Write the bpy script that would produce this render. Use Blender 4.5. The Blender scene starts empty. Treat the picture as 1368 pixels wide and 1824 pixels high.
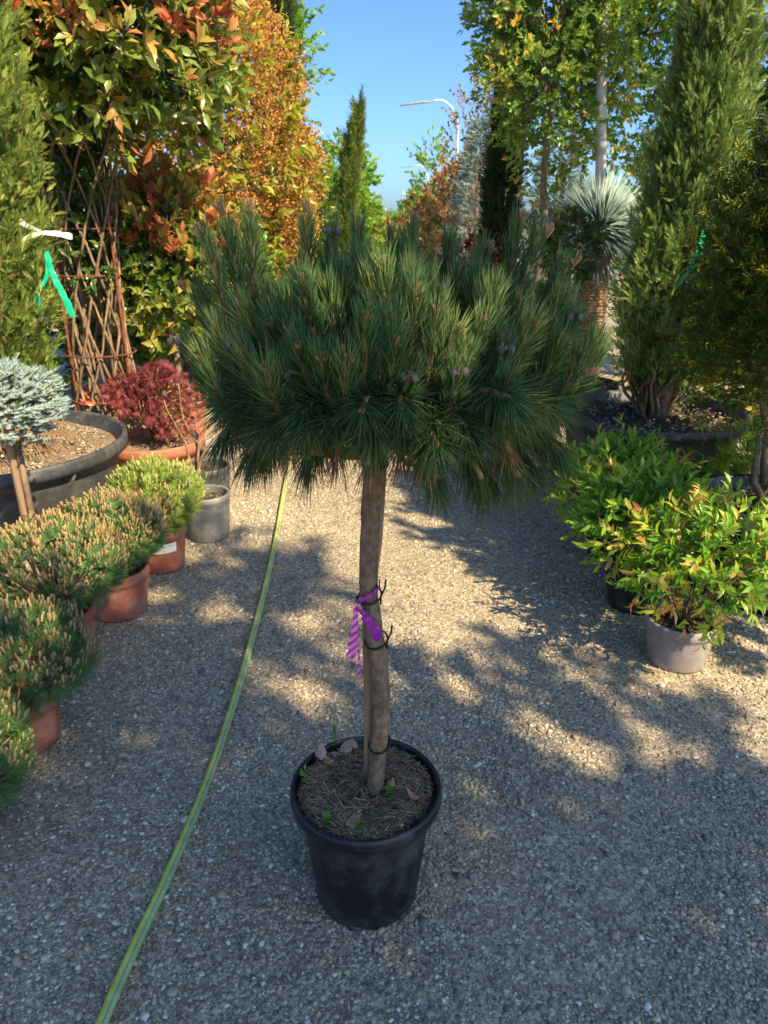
import bpy, math, random
import numpy as np
from mathutils import Vector

random.seed(7)
RNG = np.random.default_rng(7)
sc = bpy.context.scene
R = math.radians
COL = sc.collection

# ------------------------------------------------------------------ camera
CAM_H = 1.65
PITCH = 21.5
cd = bpy.data.cameras.new('camera')
cam = bpy.data.objects.new('camera', cd)
COL.objects.link(cam)
cam.location = (0, 0, CAM_H)
cam.rotation_euler = (R(90 - PITCH), 0, 0)
cd.sensor_fit = 'VERTICAL'; cd.sensor_height = 36; cd.lens = 25.7
cd.clip_start = 0.02; cd.clip_end = 2000
cd.dof.use_dof = True; cd.dof.focus_distance = 1.75; cd.dof.aperture_fstop = 8.0
sc.camera = cam

# ------------------------------------------------------------------ sky, sun, exposure
SUN_AZ = 136.0      # compass bearing from +Y, clockwise: the sun stands behind the camera, to the right
SUN_EL = 44.0
w = bpy.data.worlds.new('World'); sc.world = w; w.use_nodes = True
nt = w.node_tree; bg = nt.nodes['Background']
sky = nt.nodes.new('ShaderNodeTexSky'); sky.sky_type = 'NISHITA'; sky.sun_disc = False
sky.sun_elevation = R(SUN_EL); sky.sun_rotation = R(SUN_AZ)
sky.air_density = 0.85; sky.dust_density = 1.35; sky.ozone_density = 6.0
wb = nt.nodes.new('ShaderNodeMix'); wb.data_type = 'RGBA'; wb.blend_type = 'MULTIPLY'; wb.inputs[0].default_value = 1.0
wb.inputs[7].default_value = (0.71, 0.87, 1.0, 1)      # the camera's white balance
nt.links.new(sky.outputs[0], wb.inputs[6]); nt.links.new(wb.outputs[2], bg.inputs[0]); bg.inputs[1].default_value = 0.108
sd = bpy.data.lights.new('sun', 'SUN'); sd.energy = 5.0; sd.angle = R(0.55); sd.color = (1.0, 0.81, 0.52)
sun = bpy.data.objects.new('sun', sd); COL.objects.link(sun)
_to = Vector((math.sin(R(SUN_AZ)) * math.cos(R(SUN_EL)), math.cos(R(SUN_AZ)) * math.cos(R(SUN_EL)), math.sin(R(SUN_EL))))
sun.rotation_euler = _to.to_track_quat('Z', 'Y').to_euler()
sc.view_settings.view_transform = 'Standard'; sc.view_settings.look = 'None'
sc.view_settings.gamma = 1; sc.view_settings.use_curve_mapping = False
sc.view_settings.exposure = 1.15
sc.render.engine = 'CYCLES'

# ------------------------------------------------------------------ mesh tools
def unit(a):
    a = np.asarray(a, float)
    return a / np.maximum(np.linalg.norm(a, axis=-1, keepdims=True), 1e-9)

class MB:
    """collects vertices, faces and a per-vertex tint, then links them as one mesh object"""
    def __init__(s): s.V = []; s.F = []; s.T = []; s.n = 0
    def add(s, V, F, tint=0.5):
        V = np.asarray(V, float).reshape(-1, 3)
        t = np.full(len(V), tint, float) if np.isscalar(tint) else np.asarray(tint, float)
        s.V.append(V); s.T.append(t)
        for f in F: s.F.append(np.asarray(f, np.int64) + s.n)
        s.n += len(V); return s
    def inst(s, tm, P, A, S, L, W, tint):
        T, F = tm
        P = np.asarray(P, float); A = unit(A); S = unit(np.asarray(S) - A * np.sum(np.asarray(S) * A, 1, keepdims=True))
        N = np.cross(S, A); k = len(T); n = len(P)
        L = np.broadcast_to(np.asarray(L, float), (n,)); W = np.broadcast_to(np.asarray(W, float), (n,))
        tint = np.broadcast_to(np.asarray(tint, float), (n,))
        V = (P[:, None] + (T[None, :, 0] * W[:, None])[..., None] * S[:, None] + (T[None, :, 1] * L[:, None])[..., None] * A[:, None]
             + (T[None, :, 2] * L[:, None] + T[None, :, 3] * W[:, None])[..., None] * N[:, None])
        FF = [(np.asarray(f)[None] + (np.arange(n) * k)[:, None, None]).reshape(-1, np.asarray(f).shape[-1]) for f in F]
        return s.add(V.reshape(-1, 3), FF, np.repeat(tint, k))
    def tube(s, path, rad, n=8, tint=0.5, cap=True, angtint=False, wob=0):
        P = np.asarray(path, float); m = len(P)
        rad = np.interp(np.linspace(0, 1, m), np.linspace(0, 1, len(np.atleast_1d(rad))), np.atleast_1d(rad))
        T = unit(np.gradient(P, axis=0)); ref = np.array([0, 0, 1.0]) if abs(T[0][2]) < .8 else np.array([0, 1.0, 0])
        V = []; tt = []
        a = np.linspace(0, 2 * np.pi, n, endpoint=False)
        for i in range(m):
            u = unit(np.cross(ref, T[i])); v = np.cross(T[i], u)
            rr = rad[i] * (1 + wob * np.sin(a * 3 + i * 1.7) * .5 + wob * np.cos(a * 5 - i))
            V.append(P[i] + (np.cos(a) * rr)[:, None] * u + (np.sin(a) * rr)[:, None] * v)
            tt.append(a / (2 * np.pi) if angtint else np.full(n, tint))
            ref = v if False else ref
        F = []
        for i in range(m - 1):
            for j in range(n):
                k = (j + 1) % n
                F.append((i * n + j, i * n + k, (i + 1) * n + k, (i + 1) * n + j))
        V = np.concatenate(V); tt = np.concatenate(tt); fs = [np.array(F)]
        if cap:
            c0 = len(V); V = np.vstack([V, P[0], P[-1]]); tt = np.append(tt, [tint, tint])
            fs.append(np.array([(c0, (j + 1) % n, j) for j in range(n)] + [(c0 + 1, (m - 1) * n + j, (m - 1) * n + (j + 1) % n) for j in range(n)]))
        return s.add(V, fs, tt)
    def lathe(s, prof, n=48, c=(0, 0, 0), flute=None, tint=0.5, close=True):
        V = []; a = np.linspace(0, 2 * np.pi, n, endpoint=False)
        for i, (r, z) in enumerate(prof):
            rr = r * np.ones(n)
            if flute and flute[0] <= i <= flute[1]: rr = rr - flute[3] * (np.cos(a * flute[2]) > .35)
            V.append(np.stack([c[0] + rr * np.cos(a), c[1] + rr * np.sin(a), np.full(n, c[2] + z)], 1))
        F = [(i * n + j, i * n + (j + 1) % n, (i + 1) * n + (j + 1) % n, (i + 1) * n + j) for i in range(len(prof) - 1) for j in range(n)]
        return s.add(np.concatenate(V), [np.array(F)], tint)
    def build(s, name, mat, parent=None, smooth=False):
        V = np.concatenate(s.V); T = np.concatenate(s.T)
        me = bpy.data.meshes.new(name)
        me.vertices.add(len(V)); me.vertices.foreach_set('co', V.astype(np.float32).ravel())
        by = {}
        for f in s.F:
            if len(f): by.setdefault(f.shape[1], []).append(f)
        li = []; ls = []; lt = []; o = 0
        for k, fl in by.items():
            f = np.concatenate(fl); li.append(f.ravel()); ls.append(o + np.arange(len(f)) * k); lt.append(np.full(len(f), k)); o += f.size
        li = np.concatenate(li); ls = np.concatenate(ls); lt = np.concatenate(lt)
        me.loops.add(len(li)); me.loops.foreach_set('vertex_index', li.astype(np.int32))
        me.polygons.add(len(ls)); me.polygons.foreach_set('loop_start', ls.astype(np.int32))
        try: me.polygons.foreach_set('loop_total', lt.astype(np.int32))
        except Exception: pass
        me.update(calc_edges=True)
        if smooth: me.polygons.foreach_set('use_smooth', np.ones(len(ls), bool))
        at = me.attributes.new('tint', 'FLOAT', 'POINT'); at.data.foreach_set('value', T.astype(np.float32))
        me.materials.append(mat)
        ob = bpy.data.objects.new(name, me); COL.objects.link(ob)
        if parent: ob.parent = parent
        return ob

def tag(o, label=None, cat=None, group=None, kind=None):
    if label: o['label'] = label
    if cat: o['category'] = cat
    if group: o['group'] = group
    if kind: o['kind'] = kind
    return o
def thing(name, loc, label, cat, group=None, rz=0):
    o = bpy.data.objects.new(name, None); COL.objects.link(o); o.location = loc; o.rotation_euler = (0, 0, rz)
    o.empty_display_size = .1
    return tag(o, label, cat, group)
def copy_tree(o, parent=None):
    c = o.copy(); COL.objects.link(c); c.parent = parent
    for ch in list(o.children): copy_tree(ch, c)
    return c
def rnd(n, a, b): return RNG.uniform(a, b, n)
def randdir(n):
    return unit(RNG.normal(size=(n, 3)))
def ground_at(px, py, z=0.0):
    """point of the height z seen at a place of the 1368x1824 photograph"""
    a = R(PITCH) + math.atan((py - 912) / 1302); Y = (CAM_H - z) / math.tan(a)
    d = Y * math.cos(R(PITCH)) + (CAM_H - z) * math.sin(R(PITCH))
    return ((px - 684) / 1302 * d, Y, z)

# templates: x (by width), y (by length), z (by length), z (by width)
LEAF = (np.array([(0,0,0,0),(-.36,.25,0,.16),(0,.25,.02,0),(.36,.25,0,.16),(-.46,.58,-.02,.2),(0,.58,.0,0),(.46,.58,-.02,.2),(0,1,-.14,0)], float),
        [np.array([(0,2,1),(0,3,2),(5,7,4),(5,6,7)]), np.array([(1,2,5,4),(2,3,6,5)])])
DIA = (np.array([(0,0,0,0),(-.5,.45,.02,.15),(.5,.45,.02,.15),(0,1,-.08,0)], float), [np.array([(0,2,3),(0,3,1)])])
_h = math.sqrt(3) / 2
NEEDLE = (np.array([(0,0,0,.5),(-.45,0,0,-.25),(.45,0,0,-.25),(0,.5,.025,.5),(-.45,.5,.025,-.25),(.45,.5,.025,-.25),(0,1,.11,0)], float),
          [np.array([(0,1,4,3),(1,2,5,4),(2,0,3,5)]), np.array([(3,4,6),(4,5,6),(5,3,6)])])
SPIKE = (np.array([(0,0,0,.5),(-.5,0,0,-.3),(.5,0,0,-.3),(0,1,.06,0)], float), [np.array([(0,1,3),(1,2,3),(2,0,3)])])
def _sprig():
    r = np.random.default_rng(3); V = []; F = []
    def blade(b, ang, L, w, tz):
        d = np.array([math.sin(ang), math.cos(ang)]); s = np.array([d[1], -d[0]])
        k = len(V); z0 = tz
        for q, u in ((b - s * w, 0), (b + s * w, 0), (b + d * L, 1)): V.append((q[0], q[1], z0 + (0.1 * u * r.uniform(-1, 1)), 0))
        F.append((k, k + 1, k + 2))
    for i in range(9):
        y = .08 + i * .095; sd_ = 1 if i % 2 else -1
        blade(np.array([0, y]), sd_ * r.uniform(.35, .75), .38 * (1.1 - y) + .08, .035, r.uniform(-.05, .05))
    blade(np.array([0, 0.]), 0, 1, .035, 0); blade(np.array([.02, .1]), .15, .7, .04, .06); blade(np.array([-.02, .1]), -.15, .7, .04, -.06)
    return (np.array(V, float), [np.array(F)])
SPRIG = _sprig()
def _capsule(n=6):
    V = []; F = []
    rs = [(.38, 0), (.5, .15), (.5, .75), (.3, .95)]
    for r_, y in rs:
        for j in range(n):
            a = 2 * math.pi * j / n; V.append((r_ * math.cos(a), y, 0, r_ * math.sin(a)))
    V.append((0, 1, 0, 0))
    for i in range(3):
        for j in range(n): F.append((i * n + j, (i + 1) * n + j, (i + 1) * n + (j + 1) % n, i * n + (j + 1) % n))
    return (np.array(V, float), [np.array(F), np.array([(18 + j, 24, 18 + (j + 1) % n) for j in range(n)])])
CANDLE = _capsule()
def _ico():
    t = (1 + 5 ** .5) / 2
    v = np.array([(-1,t,0),(1,t,0),(-1,-t,0),(1,-t,0),(0,-1,t),(0,1,t),(0,-1,-t),(0,1,-t),(t,0,-1),(t,0,1),(-t,0,-1),(-t,0,1)], float)
    v = unit(v) * .5
    f = np.array([(0,11,5),(0,5,1),(0,1,7),(0,7,10),(0,10,11),(1,5,9),(5,11,4),(11,10,2),(10,7,6),(7,1,8),(3,9,4),(3,4,2),(3,2,6),(3,6,8),(3,8,9),(4,9,5),(2,4,11),(6,2,10),(8,6,7),(9,8,1)])
    return v, f
ICO = _ico()

# ------------------------------------------------------------------ materials
def mat(name):
    m = bpy.data.materials.new(name); m.use_nodes = True
    nt = m.node_tree; return m, nt, nt.nodes['Principled BSDF']
def ramp(nt, stops, fac, const=False):
    r = nt.nodes.new('ShaderNodeValToRGB'); cr = r.color_ramp
    if const: cr.interpolation = 'CONSTANT'
    while len(cr.elements) < len(stops): cr.elements.new(.5)
    for e, (p, c) in zip(cr.elements, stops): e.position = p; e.color = (*c, 1)
    nt.links.new(fac, r.inputs[0]); return r
def coord(nt, scale=1.0):
    g = nt.nodes.new('ShaderNodeNewGeometry')
    v = nt.nodes.new('ShaderNodeVectorMath'); v.operation = 'SCALE'; v.inputs['Scale'].default_value = scale
    nt.links.new(g.outputs['Position'], v.inputs[0]); return v.outputs[0]
def noise(nt, scale, detail=3, vec=None, rough=.5):
    n = nt.nodes.new('ShaderNodeTexNoise'); n.inputs['Scale'].default_value = scale; n.inputs['Detail'].default_value = detail
    n.inputs['Roughness'].default_value = rough
    nt.links.new(vec if vec else coord(nt), n.inputs['Vector']); return n
def mix(nt, a, b, fac, mode='MIX'):
    m = nt.nodes.new('ShaderNodeMix'); m.data_type = 'RGBA'; m.blend_type = mode
    for s, v in ((0, fac), (6, a), (7, b)):
        if isinstance(v, (int, float)): m.inputs[s].default_value = v
        elif isinstance(v, tuple): m.inputs[s].default_value = (*v, 1)
        else: nt.links.new(v, m.inputs[s])
    return m.outputs[2]
def bump(nt, bs, h, strength=.3, dist=.01):
    b = nt.nodes.new('ShaderNodeBump'); b.inputs['Strength'].default_value = strength; b.inputs['Distance'].default_value = dist
    nt.links.new(h, b.inputs['Height']); nt.links.new(b.outputs[0], bs.inputs['Normal'])
def leafmat(name, stops, rough=.45, trans=.3, spec=.4, nscale=40, namp=.25):
    m, nt, bs = mat(name)
    a = nt.nodes.new('ShaderNodeAttribute'); a.attribute_name = 'tint'
    r = ramp(nt, stops, a.outputs['Fac'])
    n = noise(nt, nscale, 2)
    v = ramp(nt, [(0.3, (1 - namp,) * 3), (.7, (1 + 0 * namp,) * 3)], n.outputs['Fac'])
    c = mix(nt, r.outputs[0], v.outputs[0], 1.0, 'MULTIPLY')
    nt.links.new(c, bs.inputs['Base Color'])
    bs.inputs['Roughness'].default_value = rough; bs.inputs['Specular IOR Level'].default_value = spec
    if trans > 0:
        t = nt.nodes.new('ShaderNodeBsdfTranslucent'); mx = nt.nodes.new('ShaderNodeMixShader'); mx.inputs[0].default_value = trans
        c2 = mix(nt, c, (1.0, .95, .35), .55, 'MULTIPLY'); c3 = mix(nt, c2, (2.2, 2.2, 2.2), 1.0, 'MULTIPLY')
        nt.links.new(c3, t.inputs[0]); out = nt.nodes['Material Output']
        nt.links.new(bs.outputs[0], mx.inputs[1]); nt.links.new(t.outputs[0], mx.inputs[2]); nt.links.new(mx.outputs[0], out.inputs[0])
    return m
def plain(name, c1, c2, scale=8, rough=.6, bmp=.2, bscale=60, dist=.004, spec=.4, stretch=None, lo=.35, hi=.65):
    m, nt, bs = mat(name)
    vec = coord(nt)
    if stretch:
        mp = nt.nodes.new('ShaderNodeMapping'); mp.inputs['Scale'].default_value = stretch; nt.links.new(vec, mp.inputs[0]); vec = mp.outputs[0]
    n = noise(nt, scale, 6, vec, .6); r = ramp(nt, [(lo, c1), (hi, c2)], n.outputs['Fac'])
    nt.links.new(r.outputs[0], bs.inputs['Base Color']); bs.inputs['Roughness'].default_value = rough
    bs.inputs['Specular IOR Level'].default_value = min(spec, .2) if 'leaf' in name else spec
    if bmp: bump(nt, bs, noise(nt, bscale, 4, vec).outputs['Fac'], bmp, dist)
    return m
G = {}
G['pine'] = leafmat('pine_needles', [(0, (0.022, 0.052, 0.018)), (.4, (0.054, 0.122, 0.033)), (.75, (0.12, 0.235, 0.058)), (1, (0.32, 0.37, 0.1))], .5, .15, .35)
G['mugo'] = leafmat('dwarf_pine_needles', [(0, (0.052, 0.130, 0.039)), (.6, (0.117, 0.247, 0.065)), (1, (0.208, 0.338, 0.091))], .42, .12, .5)
G['lime'] = leafmat('lime_pine_needles', [(0, (.12, .22, .04)), (.6, (.26, .38, .06)), (1, (.42, .48, .1))], .45, .15)
G['candle'] = leafmat('tan_bud', [(0, (.2, .13, .06)), (.6, (.36, .25, .11)), (1, (.46, .36, .16))], .7, 0, .2)
G['limecandle'] = leafmat('lime_bud', [(0, (.3, .3, .09)), (1, (.5, .45, .15))], .7, 0, .2)
G['cypress'] = leafmat('cypress_foliage', [(0, (.16, .10, .05)), (.13, (.07, .12, .035)), (.55, (.21, .33, .08)), (1, (.40, .50, .15))], .6, .12, .2)
G['cypress_gold'] = leafmat('sunny_cypress_foliage', [(0, (0.182, 0.117, 0.046)), (.15, (0.104, 0.169, 0.033)), (.6, (0.221, 0.299, 0.058)), (1, (0.364, 0.390, 0.078))], .6, .12, .2)  # lighter, yellower tone puts some sunlight into the foliage colour
G['cypress_far'] = leafmat('dark_cypress_foliage', [(0, (0.034, 0.057, 0.021)), (1, (0.081, 0.132, 0.040))], .6, .1, .2)  # dark tone; the shaded cypress has its shade put into this colour
G['spruce'] = leafmat('blue_spruce_needles', [(0, (.16, .25, .24)), (.6, (.3, .42, .4)), (1, (.46, .56, .5))], .55, .05, .3)
G['photinia'] = leafmat('photinia_leaves', [(0, (.05, .1, .02)), (.3, (.12, .2, .035)), (.55, (.26, .32, .06)), (.68, (.42, .33, .08)), (.8, (.52, .22, .08)), (1, (.5, .10, .085))], .28, .25, .55)
G['photinia_green'] = leafmat('green_photinia_leaves', [(0, (0.042, 0.112, 0.017)), (.6, (0.126, 0.252, 0.028)), (1, (0.266, 0.392, 0.056))], .3, .3, .5)
G['orange'] = leafmat('orange_blossom', [(0, (.34, .15, .05)), (.5, (.56, .27, .085)), (1, (.66, .42, .15))], .8, .15, .1)
G['olive'] = leafmat('yellow_green_leaves', [(0, (0.098, 0.140, 0.017)), (.6, (0.266, 0.308, 0.035)), (1, (0.490, 0.420, 0.056))], .4, .35, .4)
G['green'] = leafmat('green_tree_leaves', [(0, (0.060, 0.119, 0.031)), (.5, (0.136, 0.255, 0.048)), (.85, (0.306, 0.459, 0.085)), (1, (0.765, 0.425, 0.068))], .35, .35, .5)
G['spring'] = leafmat('spring_green_leaves', [(0, (0.088, 0.198, 0.022)), (.6, (0.198, 0.352, 0.044)), (1, (0.330, 0.462, 0.066))], .45, .4)
G['nandina'] = leafmat('nandina_leaves', [(0, (0.070, 0.182, 0.021)), (.5, (0.182, 0.378, 0.035)), (.8, (0.392, 0.504, 0.056)), (.93, (0.560, 0.364, 0.098)), (1, (0.630, 0.196, 0.084))], .35, .35, .5)
G['maple'] = leafmat('red_maple_leaves', [(0, (.12, .025, .03)), (.6, (.30, .06, .07)), (1, (.42, .17, .13))], .5, .3, .3)
G['yew'] = leafmat('golden_yew_needles', [(0, (0.039, 0.078, 0.016)), (.6, (0.104, 0.143, 0.019)), (.85, (0.325, 0.364, 0.026)), (1, (0.546, 0.520, 0.039))], .45, .25)
G['copper'] = leafmat('copper_leaves', [(0, (0.117, 0.033, 0.026)), (.6, (0.260, 0.078, 0.046)), (1, (0.468, 0.221, 0.078))], .5, .3)
G['bronze'] = leafmat('bronze_leaves', [(0, (0.130, 0.091, 0.039)), (.6, (0.286, 0.195, 0.065)), (1, (0.429, 0.325, 0.104))], .5, .3)
G['yucca'] = leafmat('yucca_leaves_pale', [(0, (0.172, 0.253, 0.218)), (.7, (0.310, 0.425, 0.368)), (1, (0.483, 0.552, 0.391))], .4, .05, .4)
G['juniper'] = leafmat('bright_juniper_foliage', [(0, (.08, .2, .015)), (.6, (.2, .36, .03)), (1, (.36, .5, .06))], .5, .3)
G['weed'] = leafmat('weed_leaves', [(0, (.08, .2, .03)), (1, (.2, .35, .06))], .5, .3)
G['deadneedle'] = leafmat('dead_needles', [(0, (0.128, 0.080, 0.048)), (.5, (0.352, 0.240, 0.144)), (1, (0.672, 0.512, 0.320))], .8, 0, .2)
G['deadleaf'] = plain('dead_leaf', (.22, .08, .05), (.42, .26, .18), 30, .7, .1)
G['palleaf'] = plain('pale_dead_leaf', (.2, .14, .1), (.32, .24, .18), 30, .7, .1)
G['bark'] = plain('grey_brown_bark', (.13, .1, .065), (.27, .215, .15), 22, .85, .7, 60, .006, .2, (1, 1, .7))
G['pinebark'] = plain('pine_trunk_bark', (.115, .08, .052), (.23, .172, .115), 45, .85, .8, 130, .004, .2, (1.3, 1.3, 1), .38, .66)
G['twig'] = plain('brown_twig', (.17, .1, .05), (.3, .19, .1), 60, .8, .3, 200, .002)
G['shoot'] = plain('pine_shoot', (.22, .11, .05), (.38, .24, .11), 90, .8, .5, 300, .003)
G['paletrunk'] = plain('whitish_bark', (.4, .37, .32), (.68, .65, .6), 10, .8, .3, 30)
G['stake'] = plain('wooden_stake', (.2, .12, .07), (.34, .22, .13), 15, .75, .3, 60, .003, .3, (3, 3, .3))
G['willow'] = plain('willow_cane', (.11, .07, .04), (.32, .21, .115), 14, .7, .3, 90, .002)
G['rust'] = plain('rusty_iron', (.1, .03, .02), (.24, .075, .045), 25, .8, .3, 120, .002)
G['cone'] = plain('purple_cone', (.06, .045, .05), (.17, .14, .15), 120, .7, .8, 500, .003)
G['tie'] = plain('black_cable_tie', (.008, .008, .01), (.015, .015, .018), 10, .35, 0)
G['ribbon'] = plain('green_ribbon', (.0, .35, .17), (.02, .5, .28), 20, .35, .3, 80)
G['white_ribbon'] = plain('white_ribbon', (.75, .78, .62), (.85, .88, .75), 20, .4, .2, 80)
G['galv'] = plain('galvanised_steel', (.5, .52, .54), (.68, .7, .72), 3, .5, 0)
G['lampgrey'] = plain('grey_lamp_housing', (.2, .23, .23), (.3, .33, .33), 3, .5, 0)
G['label'] = plain('white_label_paper', (.78, .77, .74), (.85, .84, .8), 5, .6, 0)
G['ink'] = plain('grey_ink', (.3, .3, .3), (.4, .4, .4), 5, .8, 0)
G['soil'] = plain('dark_soil', (.035, .024, .017), (.13, .09, .06), 30, .95, 1.0, 90, .02, .2)
G['chip'] = plain('pale_gritty_soil', (.2, .13, .08), (.42, .3, .19), 60, .95, 1.0, 130, .02, .2)
def plastic(name, c, dust, rough=.38, amt=.5, nsc=14, spec=.45):
    m, nt, bs = mat(name)
    n1 = noise(nt, nsc, 8, None, .7); r1 = ramp(nt, [(.46, (0, 0, 0)), (.74, (amt,) * 3)], n1.outputs['Fac'])
    mp = nt.nodes.new('ShaderNodeMapping'); mp.inputs['Scale'].default_value = (40, 40, 5); mp.inputs['Rotation'].default_value = (.2, .3, .4)
    nt.links.new(coord(nt), mp.inputs[0]); n2 = noise(nt, 2.2, 5, mp.outputs[0], .75); r2 = ramp(nt, [(.66, (0, 0, 0)), (.74, (amt,) * 3)], n2.outputs['Fac'])
    f = mix(nt, r1.outputs[0], r2.outputs[0], 1.0, 'ADD')
    nt.links.new(mix(nt, c, dust, f), bs.inputs['Base Color'])
    rr = ramp(nt, [(0, (rough,) * 3), (1, (.85,) * 3)], f); nt.links.new(rr.outputs[0], bs.inputs['Roughness'])
    bs.inputs['Specular IOR Level'].default_value = spec
    bump(nt, bs, n2.outputs['Fac'], .12, .003)
    return m
G['black'] = plastic('black_plastic', (.006, .007, .011), (.13, .125, .115), .36, .6, 7)
G['tub'] = plastic('dark_grey_tub_plastic', (.045, .047, .05), (.16, .155, .145), .5, .8, 9)
G['terra'] = plastic('terracotta_plastic', (.36, .11, .065), (.5, .34, .27), .55, 1.0, 5)
G['bowlred'] = plastic('terracotta_bowl', (.35, .12, .065), (.42, .22, .14), .7, .7, 9)
G['grey'] = plastic('weathered_grey_plastic', (.16, .155, .145), (.36, .34, .3), .7, 1.0, 10)
G['taupe'] = plastic('taupe_plastic', (.25, .21, .19), (.4, .36, .33), .55, .9, 12)

# gravel ground
def gravel_mat():
    m, nt, bs = mat('gravel')
    co = coord(nt)
    v1 = nt.nodes.new('ShaderNodeTexVoronoi'); v1.inputs['Scale'].default_value = 120; nt.links.new(co, v1.inputs['Vector'])
    v2 = nt.nodes.new('ShaderNodeTexVoronoi'); v2.inputs['Scale'].default_value = 62; nt.links.new(co, v2.inputs['Vector'])
    sep = nt.nodes.new('ShaderNodeSeparateColor'); nt.links.new(v1.outputs['Color'], sep.inputs[0])
    c1 = ramp(nt, [(0, (.15, .125, .095)), (.3, (.24, .2, .145)), (.6, (.35, .29, .2)), (.85, (.5, .42, .28)), (1, (.68, .6, .45))], sep.outputs[0])
    sep2 = nt.nodes.new('ShaderNodeSeparateColor'); nt.links.new(v2.outputs['Color'], sep2.inputs[0])
    c2 = ramp(nt, [(0, (.15, .13, .10)), (.5, (.31, .26, .18)), (1, (.55, .47, .33))], sep2.outputs[1])
    n = noise(nt, 90, 2); msk = ramp(nt, [(.5, (0, 0, 0)), (.56, (1, 1, 1))], n.outputs['Fac'])
    c = mix(nt, c1.outputs[0], c2.outputs[0], msk.outputs[0])
    big = noise(nt, .9, 5); b = ramp(nt, [(.3, (.78, .8, .84)), (.7, (1.08, 1.03, .95))], big.outputs['Fac'])
    c = mix(nt, c, b.outputs[0], 1.0, 'MULTIPLY')
    soilp = noise(nt, 2.3, 5, None, .65); sp = ramp(nt, [(.56, (0, 0, 0)), (.75, (.6,) * 3)], soilp.outputs['Fac'])
    c = mix(nt, c, (.2, .16, .1), sp.outputs[0])
    nt.links.new(c, bs.inputs['Base Color'])
    wet = noise(nt, .7, 3); rr = ramp(nt, [(.45, (.85,) * 3), (.62, (.55,) * 3)], wet.outputs['Fac']); nt.links.new(rr.outputs[0], bs.inputs['Roughness'])
    bump(nt, bs, v1.outputs['Distance'], -.7, .006)
    return m
G['gravel'] = gravel_mat()
def stone_mat():
    m = leafmat('gravel_stone', [(0, (.16, .145, .12)), (.25, (.26, .225, .17)), (.5, (.39, .325, .22)), (.8, (.56, .455, .29)), (1, (.78, .71, .57))], .7, 0, .35, 300, .25)
    return m
G['stone'] = stone_mat()

# ------------------------------------------------------------------ ground
g = MB(); s = 400
g.add([(-s, -s, 0), (s, -s, 0), (s, s, 0), (-s, s, 0)], [np.array([(0, 1, 2, 3)])])
tag(g.build('ground', G['gravel']), kind='structure')
def scatter_stones():
    mb = MB()
    ms = [0.0]
    def zone(n, x0, x1, y0, y1, s0, s1, fan=False):
        X = rnd(n, x0, x1); Y = rnd(n, y0, y1)
        if fan:
            k = np.abs(X) < (Y * .93 + .7) * .56 + .1; X = X[k]; Y = Y[k]
        pn = np.sin(X * 3.1 + 2 * np.sin(Y * 2.3)) + np.sin(Y * 4.1 + 1.7 * np.sin(X * 3.7)) + .7 * np.sin(X * 9 + Y * 7 + 2 * np.sin(Y * 11))
        k = RNG.random(len(X)) < np.clip(.62 - .3 * pn, .2, 1); X = X[k]; Y = Y[k]
        n = len(X); v, f = ICO
        # each stone is a squashed, turned icosahedron with its own corners
        sx = RNG.lognormal(0, .36, n) * (s0 + s1) / 2; sy = sx * rnd(n, .6, .95); sz = sx * rnd(n, .28, .5); a = rnd(n, 0, 2 * np.pi)
        J = 1 + RNG.uniform(-.22, .22, (n, 12, 1))
        P = v[None] * J * np.stack([sx, sy, sz], 1)[:, None]
        tl = RNG.normal(0, .25, n); P[:, :, 2] += P[:, :, 0] * tl[:, None]
        ca, sa = np.cos(a)[:, None], np.sin(a)[:, None]
        Q = np.stack([P[:, :, 0] * ca - P[:, :, 1] * sa + X[:, None], P[:, :, 0] * sa + P[:, :, 1] * ca + Y[:, None], P[:, :, 2] + (sz * rnd(n, .05, .35))[:, None]], 2)
        # broad drifts of darker and paler stones
        base = .52 + .13 * np.sin(X * 2.1 + 1.3 * np.sin(Y * 1.7)) * np.sin(Y * 2.3 + .8)
        t = np.clip(base + RNG.normal(0, .28, n), 0, 1)
        F = (f[None] + (np.arange(n) * 12)[:, None, None]).reshape(-1, 3)
        mb.add(Q.reshape(-1, 3), [F], np.repeat(t, 12))
    zone(80000, -1.5, 1.5, .75, 2.4, .0078, .0115, True)
    zone(58000, -1.9, 1.9, 2.4, 4.4, .0095, .013, True)
    zone(16000, -1.6, 1.3, 4.4, 8, .014, .018)
    return tag(mb.build('gravel', G['stone']), kind='stuff')
mb = MB(); n = 1500; X = rnd(n, -1.5, 1.6); Y = rnd(n, .8, 4.2); hd = rnd(n, 0, 6.28)
mb.inst(NEEDLE, np.stack([X, Y, rnd(n, .006, .012)], 1), np.stack([np.cos(hd), np.sin(hd), RNG.normal(0, .06, n)], 1), np.stack([-np.sin(hd), np.cos(hd), 0 * hd], 1), rnd(n, .015, .06), .0016, rnd(n, 0, .8))
tag(mb.build('fallen_needles', G['deadneedle']), 'dry brown needles fallen among the path gravel', 'fallen needles', None, 'stuff')
tag(scatter_stones(), 'loose cream and grey gravel covering the whole path', 'gravel')

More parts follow.
